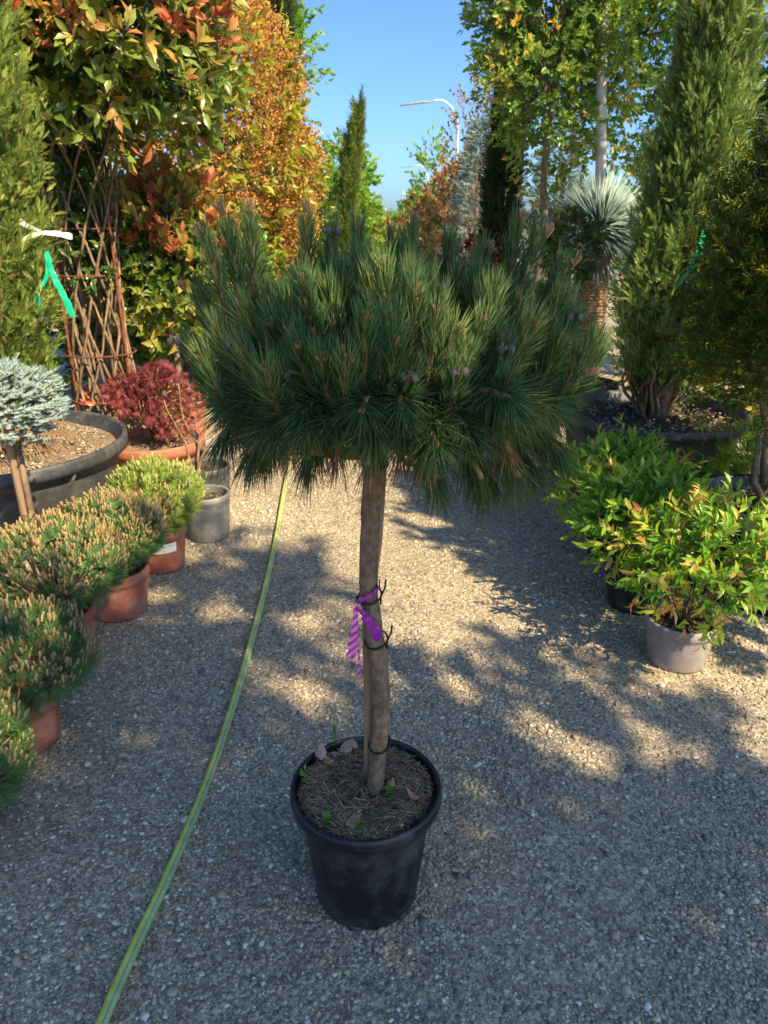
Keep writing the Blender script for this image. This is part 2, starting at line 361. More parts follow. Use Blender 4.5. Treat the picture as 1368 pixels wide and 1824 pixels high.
# ------------------------------------------------------------------ pots
def pot(root, rt, rb, h, m, soil_m, name='pot', rim_h=.03, rim_o=.012, depth=.03, flutes=0, wall=.008, soil_r=None, n=64):
    mb = MB()
    ro = rt; rbody = rt - rim_o
    prof = [(0.001, .004), (rb - .012, .004), (rb - .004, .0), (rb, .012)]
    for k in range(1, 7):
        q = k / 7; prof.append((rb + (rbody - rb) * q, .012 + (h - rim_h - .012) * q))
    i1 = len(prof) - 1
    prof += [(rbody, h - rim_h - .004), (ro - .002, h - rim_h + .001), (ro, h - rim_h * .55), (ro - .001, h - rim_h * .25), (ro - .004, h - .002), (ro - .009, h),
             (ro - wall - .008, h - .003), (ro - wall - .011, h - .012)] + ([(soil_r, h - depth - .004)] if soil_r else []) + [(rbody - wall, h - rim_h - .01), (rbody - wall - .01, h - depth - .05)]
    mb.lathe(prof, n, flute=(4, i1, flutes, .003) if flutes else None)
    o = mb.build(name, m, root, True)
    sm = MB(); nr = 14; na = 48; V = []; rs = soil_r or rbody - wall + .001
    for i in range(nr + 1):
        for j in range(na):
            a = 2 * np.pi * j / na; r_ = rs * i / nr
            z = h - depth + .012 * (1 - (i / nr) ** 2) + (.010 * math.sin(7 * a + i * 2.1) * math.sin(i * 1.3) + RNG.uniform(-.003, .003)) * (rs / .16) * (i < nr)
            V.append((r_ * math.cos(a), r_ * math.sin(a), z))
    F = [(i * na + j, i * na + (j + 1) % na, (i + 1) * na + (j + 1) % na, (i + 1) * na + j) for i in range(nr) for j in range(na)]
    sm.add(V, [np.array(F)]); sm.build('soil', soil_m, root, True)
    return o
def grit(root, r, z, n, size, m='stone', t0=.4):
    mb = MB(); v, f = ICO
    a = rnd(n, 0, 2 * np.pi); q = r * np.sqrt(rnd(n, 0, 1)); s_ = RNG.lognormal(0, .4, n) * size
    J = 1 + RNG.uniform(-.25, .25, (n, 12, 3)); P = v[None] * J * s_[:, None, None] * np.array([1, .8, .6])
    P += np.stack([q * np.cos(a), q * np.sin(a), np.full(n, z) + rnd(n, 0, .012)], 1)[:, None]
    mb.add(P.reshape(-1, 3), [(f[None] + (np.arange(n) * 12)[:, None, None]).reshape(-1, 3)], np.repeat(np.clip(RNG.normal(t0, .25, n), 0, 1), 12))
    return tag(mb.build('grit', G[m], root), kind='stuff')

# ------------------------------------------------------------------ foliage generators (all in the thing's own coordinates)
def lump(D, seed, amp, fr=3.0):
    r = np.random.default_rng(seed); o = np.zeros(len(D))
    for k in range(7):
        f = r.normal(size=3) * fr * (1 + k * .35); o += np.sin(D @ f + r.uniform(0, 6.28)) / (1 + k * .35)
    return 1 + amp * o / 2.6
def blob(c, rad, n, seed, amp=.2, shell=.45, fr=3.0, zmin=None, zmax=None, taper=0.0):
    D = randdir(n * 3)
    if zmin is not None: D = D[D[:, 2] > zmin]
    D = D[:n]; q = 1 - shell * RNG.random(len(D)) ** 1.4
    rr = lump(D, seed, amp, fr) * q
    S = np.array(rad, float) * np.ones(3)
    P = D * rr[:, None] * S
    if taper: P[:, :2] *= (1 - taper * (P[:, 2:3] / S[2]))
    return P + np.array(c), unit(D / S), rr
def twigs(mb, P, D, tl, per, L, W, tm, tint, up=.3, spread=.9, jit=.35, droop=0, stem=None, stem_r=.002, tiptint=None):
    n = len(P); ax = unit(D + np.array([0, 0, up]) + RNG.normal(0, jit, (n, 3)))
    u = np.repeat(rnd(n, .75, 1.25), per); k = np.tile(np.arange(per), n); q = (k + .5) / per
    A = np.repeat(ax, per, 0); base = np.repeat(P, per, 0) + A * (q * tl * u)[:, None]
    side = unit(np.cross(A, randdir(len(A)))); sp = spread * (1.15 - .5 * q)[:, None]
    dr = unit(A + side * sp + np.array([0, 0, -droop]))
    sz = rnd(len(A), .7, 1.2)
    ti = np.repeat(tint, per) if not np.isscalar(tint) else np.full(n * per, tint)
    ti = np.clip(ti + RNG.normal(0, .1, len(ti)), 0, 1)
    if tiptint is not None:
        pr, lo, hi = tiptint
        hot = np.repeat(RNG.random(n) < pr, per) & (q > .45); ti = np.where(hot, rnd(len(ti), lo, hi), ti)
    mb.inst(tm, base, dr, np.cross(dr, A + .001) + RNG.normal(0, .25, dr.shape), L * sz, W * sz, ti)
    if stem is not None:
        stem.inst(SPIKE, P - ax * tl * .5, ax, unit(np.cross(ax, randdir(n))), tl * 1.4, stem_r * 2, .5)
def limbs(mb, base, tips, r0, r1, sag=.1, n=5):
    base = np.array(base, float)
    for t in tips:
        t = np.array(t, float); m = (base + t) / 2 + RNG.normal(0, .04, 3) * np.linalg.norm(t - base); m[2] -= sag * np.linalg.norm(t - base) * 0
        q = np.linspace(0, 1, 6)[:, None]
        path = (1 - q) ** 2 * base + 2 * q * (1 - q) * m + q * q * t
        mb.tube(path, [r0, r1], n)
def curved(p0, p1, wob=.02, n=8, seed=None):
    p0, p1 = np.array(p0, float), np.array(p1, float); q = np.linspace(0, 1, n)[:, None]
    w_ = np.zeros((n, 3)); w_[1:-1] = RNG.normal(0, wob, (n - 2, 3))
    w_ = (w_ + np.roll(w_, 1, 0)) / 1.4; w_[0] = w_[-1] = 0
    return p0 + (p1 - p0) * q + w_

def cypress(loc, h, r, label, m='cypress', base=.0, n=9000, L=.12, lean=(0, 0), seed=1, amp=.18, taperp=.55, cat='cypress tree', group=None, root=None, z0=0.0, trunks=1, prof=None, name='cypress_tree', bend=0):
    root = root or thing(name, loc, label, cat, group)
    H = h - base
    u = RNG.random(n * 2) ** .9; a = rnd(n * 2, 0, 2 * np.pi)
    def rad(u):
        if prof: return np.interp(u, prof[0], prof[1])
        return r * np.minimum(1, (u / .12 + .25)) * (1 - u ** 2.2) ** taperp
    R0 = rad(u); keep = RNG.random(len(u)) < np.clip(R0 / max(R0.max(), 1e-6) + .1, 0, 1); per = 12; nt_ = n // per
    u, a, R0 = u[keep][:nt_], a[keep][:nt_], R0[keep][:nt_]; n = len(u) * per
    D = np.stack([np.cos(a), np.sin(a), u * H / r * .35], 1)
    lm = lump(D, seed, amp, 2.6); fine = lump(D, seed + 50, amp * .9, 8)
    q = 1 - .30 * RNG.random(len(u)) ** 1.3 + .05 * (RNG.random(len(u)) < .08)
    rr = R0 * lm * fine * q; z = base + u * H
    cx = lean[0] * z + bend * np.clip(z / h, 0, 1) ** 3; cy = lean[1] * z
    P = np.stack([cx + rr * np.cos(a), cy + rr * np.sin(a), z], 1)
    A = unit(np.stack([np.cos(a) * .45, np.sin(a) * .45, np.full(len(a), 1.0)], 1) + RNG.normal(0, .22, (len(a), 3)))
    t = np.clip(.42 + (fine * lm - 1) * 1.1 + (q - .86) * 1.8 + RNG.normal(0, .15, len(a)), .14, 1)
    brown = (lump(D, seed + 9, 1, 6) > 1.6); t = np.where(brown & (RNG.random(len(t)) < .6), .03, t)
    tl_ = L * rnd(len(u), .8, 1.7); qk = np.tile(np.arange(per) / per, len(u)); rep_ = lambda x: np.repeat(x, per, 0)
    fan = RNG.normal(0, 1, (n, 3)) * (.12 + .3 * (1 - qk))[:, None]
    Ps = rep_(P) + rep_(A) * (rep_(tl_) * (qk - .5) * 1.5)[:, None] + fan * rep_(tl_)[:, None] * .35
    As = unit(rep_(A) + fan * 1.5); S = randdir(n); sz = L * rnd(n, .55, 1.0)
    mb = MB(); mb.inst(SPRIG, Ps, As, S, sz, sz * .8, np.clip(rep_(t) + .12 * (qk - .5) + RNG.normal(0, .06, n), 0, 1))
    # leafy sprays laid closer to the stem, so the column is not see-through
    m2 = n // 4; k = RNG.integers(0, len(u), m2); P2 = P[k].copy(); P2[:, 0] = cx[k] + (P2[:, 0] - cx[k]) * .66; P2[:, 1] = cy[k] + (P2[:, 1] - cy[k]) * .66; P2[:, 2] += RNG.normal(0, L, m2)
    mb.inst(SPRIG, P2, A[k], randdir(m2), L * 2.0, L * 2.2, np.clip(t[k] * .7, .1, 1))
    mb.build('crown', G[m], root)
    tb = MB()
    for k in range(trunks):
        o = np.array([math.cos(k * 2.4) * .05 * (trunks > 1), math.sin(k * 2.4) * .05 * (trunks > 1), z0])
        zz = np.linspace(z0, base + H * .85, 9)
        tb.tube([(o[0] * (1 + 1.5 * q_) + lean[0] * q + bend * (q / h) ** 3, o[1] * (1 + 1.5 * q_) + lean[1] * q, q) for q, q_ in zip(zz, np.linspace(0, 1, 9))], [r * .16 + .01, .01], 8)
    tb.build('trunk', G['bark'], root)
    return root

def tree(loc, label, c, rad, ntw, per, L, W, m, cat='tree', group=None, seed=1, trunk_r=.05, trunk_m='bark', tm=None, tint=(.2, .8), amp=.25, shell=.5, tl=.12, up=.3, zmin=-.95,
         taper=0, spread=.9, nlimb=9, droop=0, tiptint=None, name='tree', z0=0, root=None, trunk=True, core=True, lean=(0, 0), fr=3.0, jit=.35, topred=None, clump=None):
    root = root or thing(name, loc, label, cat, group)
    P, D, rr = blob(c, rad, ntw, seed, amp, shell, fr, zmin, taper=taper)
    if clump:
        kc = RNG.permutation(len(P))[:clump[0]]; Cc = P[kc]; nb_ = np.argmin(((P[:, None] - Cc[None]) ** 2).sum(2), 1); P = Cc[nb_] + (P - Cc[nb_]) * clump[1]
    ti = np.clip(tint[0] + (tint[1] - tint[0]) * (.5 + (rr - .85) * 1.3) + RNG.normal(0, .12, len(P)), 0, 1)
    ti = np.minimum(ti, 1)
    mb = MB(); st = MB()
    if topred:
        hot = (P[:, 2] > topred[0]) & (RNG.random(len(P)) < topred[1]) & (rr > .72)
        twigs(mb, P[hot], D[hot], tl, per, L, W, tm or DIA, rnd(hot.sum(), .6, topred[2] if len(topred) > 2 else 1), up + .4, spread * .8, jit, droop, st, .0025)
        P, D, ti = P[~hot], D[~hot], ti[~hot]
    twigs(mb, P, D, tl, per, L, W, tm or DIA, ti, up, spread, jit, droop, st, .0025, tiptint)
    cr = mb.build('crown', G[m], root); st.build('twigs', G['twig'], cr)
    if trunk:
        tb = MB(); c_ = np.array(c, float); top = c_ + np.array([lean[0], lean[1], np.array(rad).min() * .3])
        tb.tube(curved((0, 0, z0), top, .02 * top[2], 9), [trunk_r, trunk_r * .45], 9, wob=.06)
        pts, _, _ = blob(c, np.array(rad) * .75 * np.ones(3), nlimb, seed + 3, .1, .3, zmin=-.5)
        limbs(tb, (c_[0] * .8, c_[1] * .8, z0 + (c_[2] - z0) * .72), pts, trunk_r * .45, trunk_r * .12)
        tb.build('trunk', G[trunk_m], root, True)
    return root

# ------------------------------------------------------------------ the potted pine in the middle
PX, PY = -.045, 1.45
pine = thing('potted_pine', (PX, PY, 0), 'umbrella pine grafted on a tall bare stem in a black pot, alone mid path', 'potted tree')
pot(pine, .19, .132, .35, G['black'], G['soil'], flutes=14, rim_h=.036, rim_o=.024, depth=.027, wall=.004, n=96, soil_r=.1745)
for k in range(6):
    ft = MB(); a = k * math.pi / 3 + .3; ft.add(np.array([(math.cos(a + d) * r_, math.sin(a + d) * r_, z) for d in (-.12, .12) for r_ in (.1, .1345) for z in (-.0, .014)]),
        [np.array([(0, 1, 3, 2), (4, 6, 7, 5), (2, 3, 7, 6), (0, 4, 5, 1), (1, 5, 7, 3)])])
    ft.build('pot_foot', G['black'], pine)
# litter of dried needles on the soil
mb = MB(); n = 5200; a = rnd(n, 0, 6.283); q = .165 * np.sqrt(rnd(n, 0, 1)); hd = rnd(n, 0, 6.283)
hd = hd * .35 + a * .0 + 2 * np.sin(q * 40 + a * 2)
A = np.stack([np.cos(hd), np.sin(hd), RNG.normal(.05, .16, n)], 1); S = np.stack([-np.sin(hd), np.cos(hd), RNG.normal(0, .4, n)], 1)
Lg = rnd(n, .025, .075); P = np.stack([q * np.cos(a), q * np.sin(a), .327 + rnd(n, 0, .014)], 1) - A * Lg[:, None] * .5
k = np.hypot((P + A * Lg[:, None])[:, 0], (P + A * Lg[:, None])[:, 1]) < .172; k &= np.hypot(P[:, 0], P[:, 1]) < .172
mb.inst(NEEDLE, P[k], A[k], S[k], Lg[k], .0019, np.clip(RNG.normal(.45, .25, k.sum()), 0, 1))
tag(mb.build('dried_needles', G['deadneedle'], pine), kind='stuff')
grit(pine, .16, .327, 260, .006, 'stone', .35)
for (x, y, s_, rz, mm) in ((-.075, .125, .05, .4, 'palleaf'), (-.12, .09, .045, 1.6, 'palleaf'), (-.025, .135, .032, 2.2, 'deadleaf'), (-.03, .055, .026, 4, 'deadleaf'), (.055, -.015, .03, 1, 'deadleaf'),
                           (.05, .03, .03, 5, 'deadleaf'), (.135, -.045, .045, 2.9, 'deadleaf'), (-.045, -.13, .042, .2, 'deadleaf'), (.11, .09, .035, 3.6, 'deadleaf')):
    l = MB(); l.inst(LEAF, [(x, y, .347)], [(math.cos(rz), math.sin(rz), .5)], [(-math.sin(rz), math.cos(rz), .3)], s_, s_ * .8, .5); l.build('dead_leaf', G[mm], pine, True)
for (x, y, hh) in ((-.09, .155, .06), (-.155, .02, .04), (-.015, -.135, .035), (.06, -.02, .02), (-.09, -.11, .02)):
    l = MB(); l.tube([(x, y, .31), (x + .004, y, .335 + hh)], .0012, 4)
    n = 12; zz = .335 + hh * rnd(n, .1, 1); aa = rnd(n, 0, 6.28)
    l.inst(DIA, np.stack([np.full(n, x), np.full(n, y), zz], 1), np.stack([np.cos(aa), np.sin(aa), np.full(n, .5)], 1), np.stack([-np.sin(aa), np.cos(aa), np.zeros(n)], 1), .018, .008, rnd(n, 0, 1))
    l.build('weed', G['weed'], pine)
# stem: one slightly kinked trunk, and the stake it is tied to
tz = [.30, .36, .47, .60, .70, .775, .83, .90, 1.0, 1.1, 1.20, 1.27]
tx = [.021, .024, .033, .040, .036, .023, .017, .009, .013, .018, .026, .03]
ty = [.0, 0, .0, -.004, -.004, .0, 0, .003, .003, .002, 0, 0]
tr = [.0215, .0205, .02, .0205, .0195, .0215, .0205, .0205, .0205, .021, .0215, .026]
zq = np.linspace(.30, 1.27, 60)
tb = MB(); path = np.stack([np.interp(zq, tz, tx), np.interp(zq, tz, ty), zq], 1)
for _ in range(3): path[1:-1, :2] = (path[:-2, :2] + path[1:-1, :2] * 2 + path[2:, :2]) / 4
tb.tube(path, np.interp(zq, tz, tr) * (1 + .03 * np.sin(zq * 70)), 20, wob=.025)
tb.build('trunk', G['pinebark'], pine, True)
sk = MB(); sk.tube([(.003, .03, .29), (.008, .03, .5), (.006, .033, .8), (.03, .03, 1.0), (.043, .03, 1.22)], .0115, 12); sk.build('stake', G['stake'], pine, True)
for (z, tail) in ((.872, 1), (.757, 1), (.465, 0), (1.19, 0)):
    xx = np.interp(z, tz, tx) - .001; q = np.linspace(0, 2 * np.pi, 26)
    t_ = MB(); t_.tube(np.stack([xx + .002 + .0262 * np.cos(q), .012 + .039 * np.sin(q), z + .005 * np.cos(q + .5) + .004 * np.sin(q)], 1), .0024, 6)
    if tail: t_.tube([(xx + .026, -.004, z - .012), (xx + .027, -.006, z + .008), (xx + .036, -.008, z + .03), (xx + .038, -.008, z + .05)], .0022, 6)
    t_.build('cable_tie', G['tie'], pine, True)
gb = MB(); q = np.linspace(0, 2 * np.pi, 24); xx = .026
for z in (1.185, 1.193, 1.2): gb.tube(np.stack([xx + .0245 * np.cos(q), .0245 * np.sin(q), z + .002 * np.sin(q)], 1), .005, 6)
gb.build('graft_band', G['tie'], pine, True)

# crown: shoots over a shallow dome, each a brush of long paired needles
CC = np.array([.055, -.0, 1.375])
nee = MB(); sht = MB(); brc = MB()
def brush(b, d, sl, nn, L, ang0, ang1, t0, sag=0.0, q0=0.0, stem=True, sr=.0062, rag=.1, mb=None):
    b = np.array(b, float); d = unit(np.array(d, float))
    up_ = np.array([0, 0, 1.0]); m = 7; q = np.linspace(0, 1, m)
    bend_ = (up_ - d * (d @ up_)) * (.3 * sl)      # shoot curves upward
    if sag: bend_ = -bend_
    pth = b + d * (q * sl)[:, None] + bend_ * (q ** 2)[:, None]
    if stem: sht.tube(pth, [sr, sr * .95, sr * .85], 7, wob=.12)
    qi = q0 + (1 - q0) * RNG.random(nn) ** .85
    P = np.stack([np.interp(qi, q, pth[:, k]) for k in range(3)], 1)
    ax = unit(d + bend_ * 2 * qi[:, None] / sl); s1 = unit(np.cross(ax, randdir(nn)))
    an = ang0 + (ang1 - ang0) * (1 - qi) + RNG.normal(0, rag, nn)
    dr = unit(ax * np.cos(an)[:, None] + s1 * np.sin(an)[:, None] + np.array([0, 0, -sag]) * rnd(nn, .5, 1.3)[:, None])
    Nn = s1 * (-.6 if not sag else .6) + RNG.normal(0, .35, (nn, 3)) + (np.array([0, 0, -1.6]) if sag else 0)
    S_ = np.cross(dr, Nn)
    (mb or nee).inst(NEEDLE, P + s1 * sr * .7, dr, S_, L * rnd(nn, .62, 1.15), .0015, np.clip(t0 + .25 * (qi - .5) + RNG.normal(0, .17, nn) + .5 * (RNG.random(nn) < .02), 0, 1))
    return pth[-1], ax[-1]
tips = []
rr_ = np.random.default_rng(21)
N1 = 112
for i in range(N1):
    ct = 1 - (i + .5) / N1 * 1.0; th = math.acos(ct); ph = i * 2.39996 + rr_.uniform(-.25, .25)
    dv = np.array([math.sin(th) * math.cos(ph), math.sin(th) * math.sin(ph), ct])
    tip = CC + dv * np.array([.375, .31, .19]) * rr_.uniform(.84, 1.05) * (1 + .06 * math.sin(ph * 3 + 1))
    d = unit(dv * np.array([.62, .62, .3]) + np.array([0, 0, 1.0 - .35 * (th / 1.57)]) + rr_.normal(0, .13, 3))
    sl = rr_.uniform(.085, .135)
    b = tip - d * sl * .8
    brush(b, d, sl, int(250 + 40 * ct), rr_.uniform(.05, .066), .32, .72, .42 + .22 * ct + rr_.uniform(-.2, .26))  # paler toward the top: young growth, plus painted contrast with the shaded interior
    tips.append((b + d * sl + (np.array([0, 0, 1.0]) - d * d[2]) * .3 * sl, d))
    inner = CC + (b - CC) * .35 + np.array([0, 0, -.05])
    qq = np.linspace(0, 1, 5)[:, None]; mid = (inner + b) / 2 + np.array([0, 0, -.02])
    brc.tube((1 - qq) ** 2 * inner + 2 * qq * (1 - qq) * mid + qq ** 2 * b, [.009, .006], 6, wob=.1)
# taller shoots standing out of the top, grouped as in a grafted crown: upper left, middle, upper right
for (x, y, z, dx, dz) in ((-.29, -.05, 1.60, -.35, 1), (-.25, -.02, 1.64, -.15, 1), (-.20, .0, 1.645, .02, 1), (-.26, .08, 1.60, -.3, 1), (-.10, .04, 1.645, .02, 1), (-.05, .02, 1.60, .1, 1), (.0, .05, 1.61, .1, 1), (.06, .06, 1.60, -.05, 1), (.10, .05, 1.62, .05, 1),
                          (.30, .0, 1.625, .15, 1), (.34, -.04, 1.60, .45, 1), (.40, -.02, 1.55, .55, 1), (.18, .06, 1.62, .1, 1), (.25, .06, 1.57, .3, 1), (.44, 0, 1.42, .9, .8), (.42, -.1, 1.36, 1, .5), (-.36, 0, 1.40, -.6, 1), (-.35, .05, 1.5, -.5, 1)):
    d = unit(np.array((dx, rr_.uniform(-.2, .05), dz))); b = np.array((x, y, z + .032)) - d * .15
    brush(b, d, rr_.uniform(.11, .15), 240, .055, .32, .66, .55 + rr_.uniform(-.1, .15)); tips.append((b + d * .15, d))
# long spreading needles of the older wood, filling the dome below the shoots and round its rim
N2 = 110
for i in range(N2):
    ph = i * 2.39996; k = (i % 4)
    rad_ = (.15, .22, .28, .32)[k] * rr_.uniform(.88, 1.08); z = (1.33, 1.335, 1.345, 1.355)[k] + rr_.uniform(-.025, .03)
    b = np.array([CC[0] + rad_ * .8 * math.cos(ph), CC[1] + rad_ * .76 * math.sin(ph), z])
    d = (math.cos(ph), math.sin(ph), rr_.uniform(.0, .35))
    brush(b, d, .085, 250, rr_.uniform(.07, .092), .5, 1.2, .22 + rr_.uniform(-.1, .12), sag=.18 + .3 * rr_.random(), rag=.25)  # low tint puts the crown's inner shade into the needle colour
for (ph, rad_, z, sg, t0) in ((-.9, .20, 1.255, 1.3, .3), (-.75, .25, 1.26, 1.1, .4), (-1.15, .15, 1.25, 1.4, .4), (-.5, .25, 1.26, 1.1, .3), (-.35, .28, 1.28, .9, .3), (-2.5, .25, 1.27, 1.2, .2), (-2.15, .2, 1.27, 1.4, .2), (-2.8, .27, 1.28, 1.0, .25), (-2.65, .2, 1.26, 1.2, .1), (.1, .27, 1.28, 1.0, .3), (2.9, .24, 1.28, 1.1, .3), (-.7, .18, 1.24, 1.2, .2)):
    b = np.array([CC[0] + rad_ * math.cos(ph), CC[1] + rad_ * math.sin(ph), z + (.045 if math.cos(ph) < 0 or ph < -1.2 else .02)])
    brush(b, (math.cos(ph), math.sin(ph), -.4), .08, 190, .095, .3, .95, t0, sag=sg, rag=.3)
# whorl bases turned at the viewer
old = MB()
for i in range(34):
    ph = i * 2.39996; rad_ = rr_.uniform(.06, .27); b = np.array([CC[0] + rad_ * math.cos(ph), CC[1] + rad_ * math.sin(ph), 1.285 + .12 * rad_])
    brush(b, (math.cos(ph), math.sin(ph), -.5), .06, 60, .075, .4, 1.2, .1, sag=1.3, rag=.4, mb=old)
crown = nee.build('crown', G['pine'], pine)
tag(old.build('old_needles', G['deadneedle'], pine), kind='stuff')
sht.build('shoots', G['shoot'], crown, True)
for i in range(9):
    ph = i * .7; brc.tube(curved((.03, 0, 1.24), (CC[0] + .27 * math.cos(ph), CC[1] + .27 * math.sin(ph), 1.30 + .02 * math.sin(i * 3)), .012, 7), [.016, .008], 7, wob=.1)
q = np.linspace(0, 5.2, 14); brc.tube(np.stack([.105 + .022 * np.cos(q), -.05 + .01 * q * .3, 1.215 + .02 * np.sin(q)], 1), [.005, .004], 6)
brc.build('branches', G['twig'], pine, True)
# reddish-brown tip clusters and small purple cones
bd = MB()
for (t, d) in tips:
    n = 14; D_ = unit(np.array(d) + RNG.normal(0, .25, (n, 3))); bd.inst(CANDLE, np.repeat([np.array(t) - unit(np.array(d)) * .006], n, 0), D_, randdir(n), rnd(n, .014, .03), .0045, rnd(n, 0, .6))
bd.build('buds', G['shoot'], crown, True)
cand = sorted([t for t in tips if t[0][1] < .02], key=lambda t: t[0][0])
for k, (t, d) in enumerate(cand[::3]):
    c_ = MB(); v, f = ICO
    for (dx, dy) in ((.009, 0), (-.008, .004)):
        P = v * np.array([.014, .014, .019]); P = P + np.array(t) + unit(np.array(d)) * .005 + np.array([dx, -.012 + dy, .002])
        c_.add(P, [f])
    if k % 3 == 0: c_.build('cone', G['cone'], crown, True)

# purple marking ribbon tied round the stem
def strip(mb, pts, w, side, tint=.5):
    P = np.array(pts, float); m_ = (len(P) - 1) * 5 + 1; x_ = np.linspace(0, len(P) - 1, m_)
    if np.ndim(w): w = np.interp(x_, np.arange(len(P)), w) * (1 + .12 * RNG.normal(size=m_))
    P = np.stack([np.interp(x_, np.arange(len(P)), P[:, k]) for k in range(3)], 1); P[1:-1] += RNG.normal(0, .06, (m_ - 2, 3)) * (np.mean(w) * np.array([.5, .7, .5]))
    S = np.broadcast_to(np.array(side, float), P.shape) + RNG.normal(0, .16, P.shape); S = unit(S) * (np.array(w)[:, None] / 2 if np.ndim(w) else w / 2)
    V = np.stack([P - S, P, P + S], 1); V[:, 1, 1] -= .0015; n = len(P)
    V = V.reshape(-1, 3); V = np.vstack([V, V + np.array([0, .0006, 0])]); o = 3 * n
    F = [(3 * i + j, 3 * i + j + 1, 3 * i + j + 4, 3 * i + j + 3) for i in range(n - 1) for j in (0, 1)] + [(o + 3 * i + j, o + 3 * i + j + 3, o + 3 * i + j + 4, o + 3 * i + j + 1) for i in range(n - 1) for j in (0, 1)]
    mb.add(V, [np.array(F)], tint)
def ribbon_mat():
    m, nt, bs = mat('purple_ribbon')
    mp = nt.nodes.new('ShaderNodeMapping'); mp.inputs['Rotation'].default_value = (0, R(32), 0); mp.inputs['Scale'].default_value = (1, 1, 1)
    nt.links.new(coord(nt), mp.inputs[0]); wv = nt.nodes.new('ShaderNodeTexWave'); wv.bands_direction = 'Z'; wv.inputs['Scale'].default_value = 19
    nt.links.new(mp.outputs[0], wv.inputs[0]); r = ramp(nt, [(0, (.33, .035, .36)), (.5, (.72, .2, .36))], wv.outputs['Fac'], True)
    a = nt.nodes.new('ShaderNodeAttribute'); a.attribute_name = 'tint'
    c = mix(nt, (.26, .02, .3), r.outputs[0], a.outputs['Fac']); nt.links.new(c, bs.inputs['Base Color']); bs.inputs['Roughness'].default_value = .3
    bump(nt, bs, noise(nt, 90, 3).outputs['Fac'], .4, .004); return m
rb = thing('ribbon', (PX, PY, .876), 'purple and pink striped plastic ribbon knotted round the pine stem', 'ribbon')
r1 = MB(); q = np.linspace(-.4, 3.6, 14)
strip(r1, [(.009 + .027 * math.cos(a_), -.0 - .027 * math.sin(a_), .02 - .016 * a_ / 3 + .012 * math.cos(a_)) for a_ in q], .013, (0.1, 0, 1), 0.0)
strip(r1, [(-.014, -.026, -.012), (.0, -.029, -.03), (.014, -.03, -.05), (.028, -.028, -.072), (.033, -.024, -.10)], [.008, .017, .02, .022, .014], (1, 0, .8), 0.0)
r1.build('knot', ribbon_mat(), rb, True)
r2 = MB(); strip(r2, [(-.017, -.022, -.005), (-.019, -.024, -.04), (-.022, -.026, -.08), (-.026, -.024, -.12), (-.03, -.026, -.145)], [.007, .012, .018, .022, .026], (1, .3, 0), 1.0)
strip(r2, [(-.014, -.018, -.02), (-.016, -.014, -.1), (-.012, -.014, -.16), (-.014, -.014, -.2)], [.005, .006, .008, .011], (1, .9, 0), 1.0)
r2.build('tail', bpy.data.materials['purple_ribbon'], rb, True)

# ------------------------------------------------------------------ hose
def hose():
    pts = [ground_at(*p, .016) for p in ((150, 1900), (180, 1824), (238, 1690), (300, 1560), (372, 1390), (424, 1230), (470, 1060), (492, 960), (505, 880), (512, 840), (520, 800), (540, 760), (575, 735))]
    P = np.array(pts); t = np.arange(len(P)); tt = np.linspace(0, len(P) - 1, 110)
    Q = np.stack([np.interp(tt, t, P[:, k]) for k in range(3)], 1)
    for _ in range(14): Q[1:-1] = (Q[:-2] + Q[1:-1] * 2 + Q[2:]) / 4
    mb = MB(); mb.tube(Q, .0138, 32, angtint=True)
    m, nt, bs = mat('garden_hose'); a = nt.nodes.new('ShaderNodeAttribute'); a.attribute_name = 'tint'
    g1 = (.42, .52, .24); ye = (.75, .68, .08); te = (.05, .28, .26)
    r = ramp(nt, [(0, g1), (.06, te), (.09, g1), (.16, ye), (.27, g1), (.32, te), (.345, g1), (.6, ye), (.72, g1)], a.outputs['Fac'], True)
    n = noise(nt, 25, 4); d = ramp(nt, [(.35, (.75, .73, .68)), (.65, (1, 1, 1))], n.outputs['Fac'])
    nt.links.new(mix(nt, r.outputs[0], d.outputs[0], 1.0, 'MULTIPLY'), bs.inputs['Base Color']); bs.inputs['Roughness'].default_value = .4
    tag(mb.build('garden_hose', m, None, True), 'pale green and yellow striped hose lying along the gravel path', 'hose')
hose()

